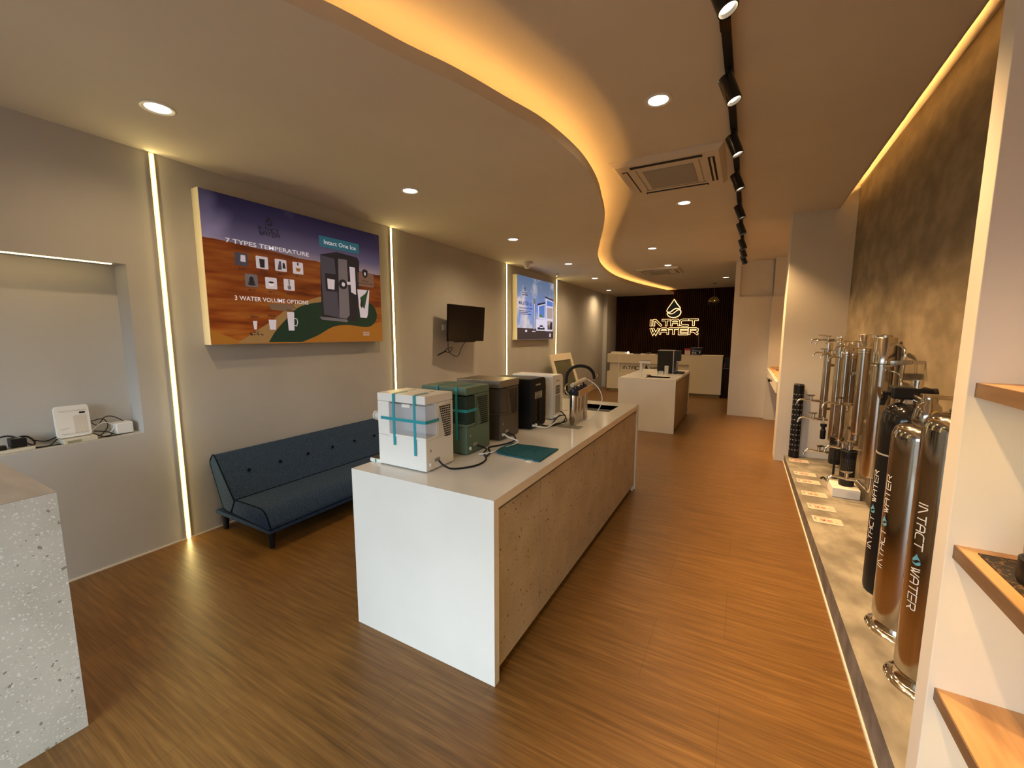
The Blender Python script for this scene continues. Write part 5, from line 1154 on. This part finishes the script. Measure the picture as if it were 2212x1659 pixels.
# heads of the two steel tanks
c = (.757, 2.565); zz = 1.19
MB().lathe((c[0], c[1], zz-.004), [(.050, 0), (.055, .02), (.050, .05), (.042, .085), (.030, .10), (.028, .125)], 32).mesh('neck', M['polished'], t2)
MB().box((c[0]-.03, c[1]-.02, zz+.115), (c[0]+.085, c[1]+.02, zz+.135)).mesh('clamp_arm', M['chrome'], t2, bev=.003)
MB().lathe((c[0]+.01, c[1]-.055, zz+.05), [(.016, 0), (.016, .008)], 20, ax=(0, -1, 0)).mesh('badge', mat('gold_badge', (.6, .42, .08), .3, .7), t2)
c = (.748, 2.185); zz = 1.30
MB().lathe((c[0], c[1], zz-.004), [(.040, 0), (.044, .015), (.030, .03), (.028, .06)], 28).mesh('neck', M['polished'], t1)
MB().cyl((c[0]+.05, c[1]+.05, zz-.02), (c[0]+.05, c[1]+.05, zz+.125), .018, n=20).mesh('riser_pipe', M['polished'], t1)
MB().cyl((c[0]+.05, c[1]+.034, zz+.02), (c[0]+.05, c[1]+.024, zz+.02), .011, n=16).mesh('port', M['black'], t1)
# black tank with valve head
c = (.793, 2.95); r = .112; z = zp(c[1]); bt = thing('softener_tank', 'matt black water tank with a black valve head behind the steel tanks', 'water tank', (c[0], c[1], z))
MB().lathe((c[0], c[1], z), [(r*.9, 0), (r*.98, .012), (r, .03), (r, .80)], 48).mesh('lower_body', M['black'], bt)
MB().lathe((c[0], c[1], z+.80), [(r*1.012, 0), (r*1.012, .008)], 48).mesh('seam_ring', M['greyplastic'], bt)
MB().lathe((c[0], c[1], z+.806), [(r*.985, 0), (r*.985, .17), (r*.95, .215), (r*.82, .252), (r*.60, .275), (r*.42, .285)], 48).mesh('dome', M['gloss_black'], bt)
tank_words(bt, c, r, .40, .85, lw, blue, math.radians(-165), .034, True)
zh = z+.806+.285
MB().lathe((c[0], c[1], zh-.01), [(.055, 0), (.058, .006), (.050, .010), (.045, .03)], 32).mesh('neck_ring', M['steel'], bt)
MB().box((c[0]-.085, c[1]-.045, zh+.02), (c[0]+.075, c[1]+.05, zh+.085)).mesh('valve_body', M['black'], bt, bev=.01)
MB().cyl((c[0]+.06, c[1]-.01, zh+.055), (c[0]+.10, c[1]-.01, zh+.058), .026, n=20).mesh('end_cap', M['black'], bt)
MB().cyl((c[0]+.01, c[1]-.03, zh+.035), (c[0]+.028, c[1]-.10, zh+.022), .019, n=20).mesh('outlet_pipe', M['steel'], bt)
MB().cyl((c[0]+.029, c[1]-.1005, zh+.0218), (c[0]+.0295, c[1]-.102, zh+.0215), .013, n=16).mesh('outlet_bore', M['darkgap'], bt)
MB().cyl((c[0]-.085, c[1]-.01, zh+.05), (c[0]-.125, c[1]-.01, zh+.045), .012, n=14).mesh('lever_axle', M['black'], bt)
MB().cyl((c[0]-.124, c[1]-.01, zh+.045), (c[0]-.130, c[1]-.01, zh+.044), .036, n=24).mesh('flange', M['chrome'], bt)
MB().hexa([(c[0]-.125, c[1]-.02, zh-.02), (c[0]-.105, c[1]-.02, zh-.02), (c[0]-.105, c[1]-.01, zh-.02), (c[0]-.125, c[1]-.01, zh-.02), (c[0]-.12, c[1]-.02, zh+.05), (c[0]-.09, c[1]-.02, zh+.05), (c[0]-.09, c[1]-.01, zh+.05), (c[0]-.12, c[1]-.01, zh+.05)]).mesh('lever', M['black'], bt)
MB().cyl((c[0]+.02, c[1]-.02, zh+.08), (c[0]+.02, c[1]-.02, zh+.125), .023, n=24).mesh('gauge', M['chrome'], bt)

# ================================================================== shelves at the right edge
for i, (zs, lab) in enumerate(((1.472, 'topmost thick oak shelf at the right edge of the picture'), (1.020, 'middle oak shelf carrying a black mesh mat at the right edge'), (.583, 'lowest thick oak shelf at the bottom right corner'))):
    sh = thing('oak_shelf', lab, 'shelf', (.8, .8, zs-.04), 'thick oak wall shelves by the partition')
    MB().box((.545, -.4, zs-.038), (1.10, 1.5455, zs)).mesh('board', M['oak'], sh)
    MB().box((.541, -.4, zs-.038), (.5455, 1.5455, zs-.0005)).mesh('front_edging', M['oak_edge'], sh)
    MB().box((.62, -.35, zs-.045), (.635, 1.40, zs-.038)).mesh('led_strip', emis('shelf_led', (1, .62, .11), 25*LAMP), sh)
mt = tag(MB().box((.574, .3, 1.0203), (.90, 1.505, 1.0235)).mesh('mesh_mat', terrazzo('woven_black_mat', (.012, .010, .009), (.02, .016, .013), (.10, .06, .03), (.05, .03, .015), rough=.7, layers=((130, .55, (.13, .07, .03)), (90, .3, (.004, .003, .003))))), 'black woven mesh mat on the middle oak shelf', 'mat')
ja = thing('tea_canister', 'clear domed canister with black base at the right edge on the mesh mat', 'canister', (.637, 1.365, 1.0235))
MB().lathe((.637, 1.365, 1.0235), [(.045, 0), (.048, .008), (.048, .058), (.043, .062)], 32).mesh('base', M['black'], ja)
MB().lathe((.637, 1.365, 1.0855), [(.040, 0), (.042, .01), (.042, .055), (.036, .075), (.020, .085), (.004, .088)], 32).mesh('dome', mat('smoke_glass', (.20, .17, .12), .08, alpha=.55), ja)
bpy.context.view_layer.update()
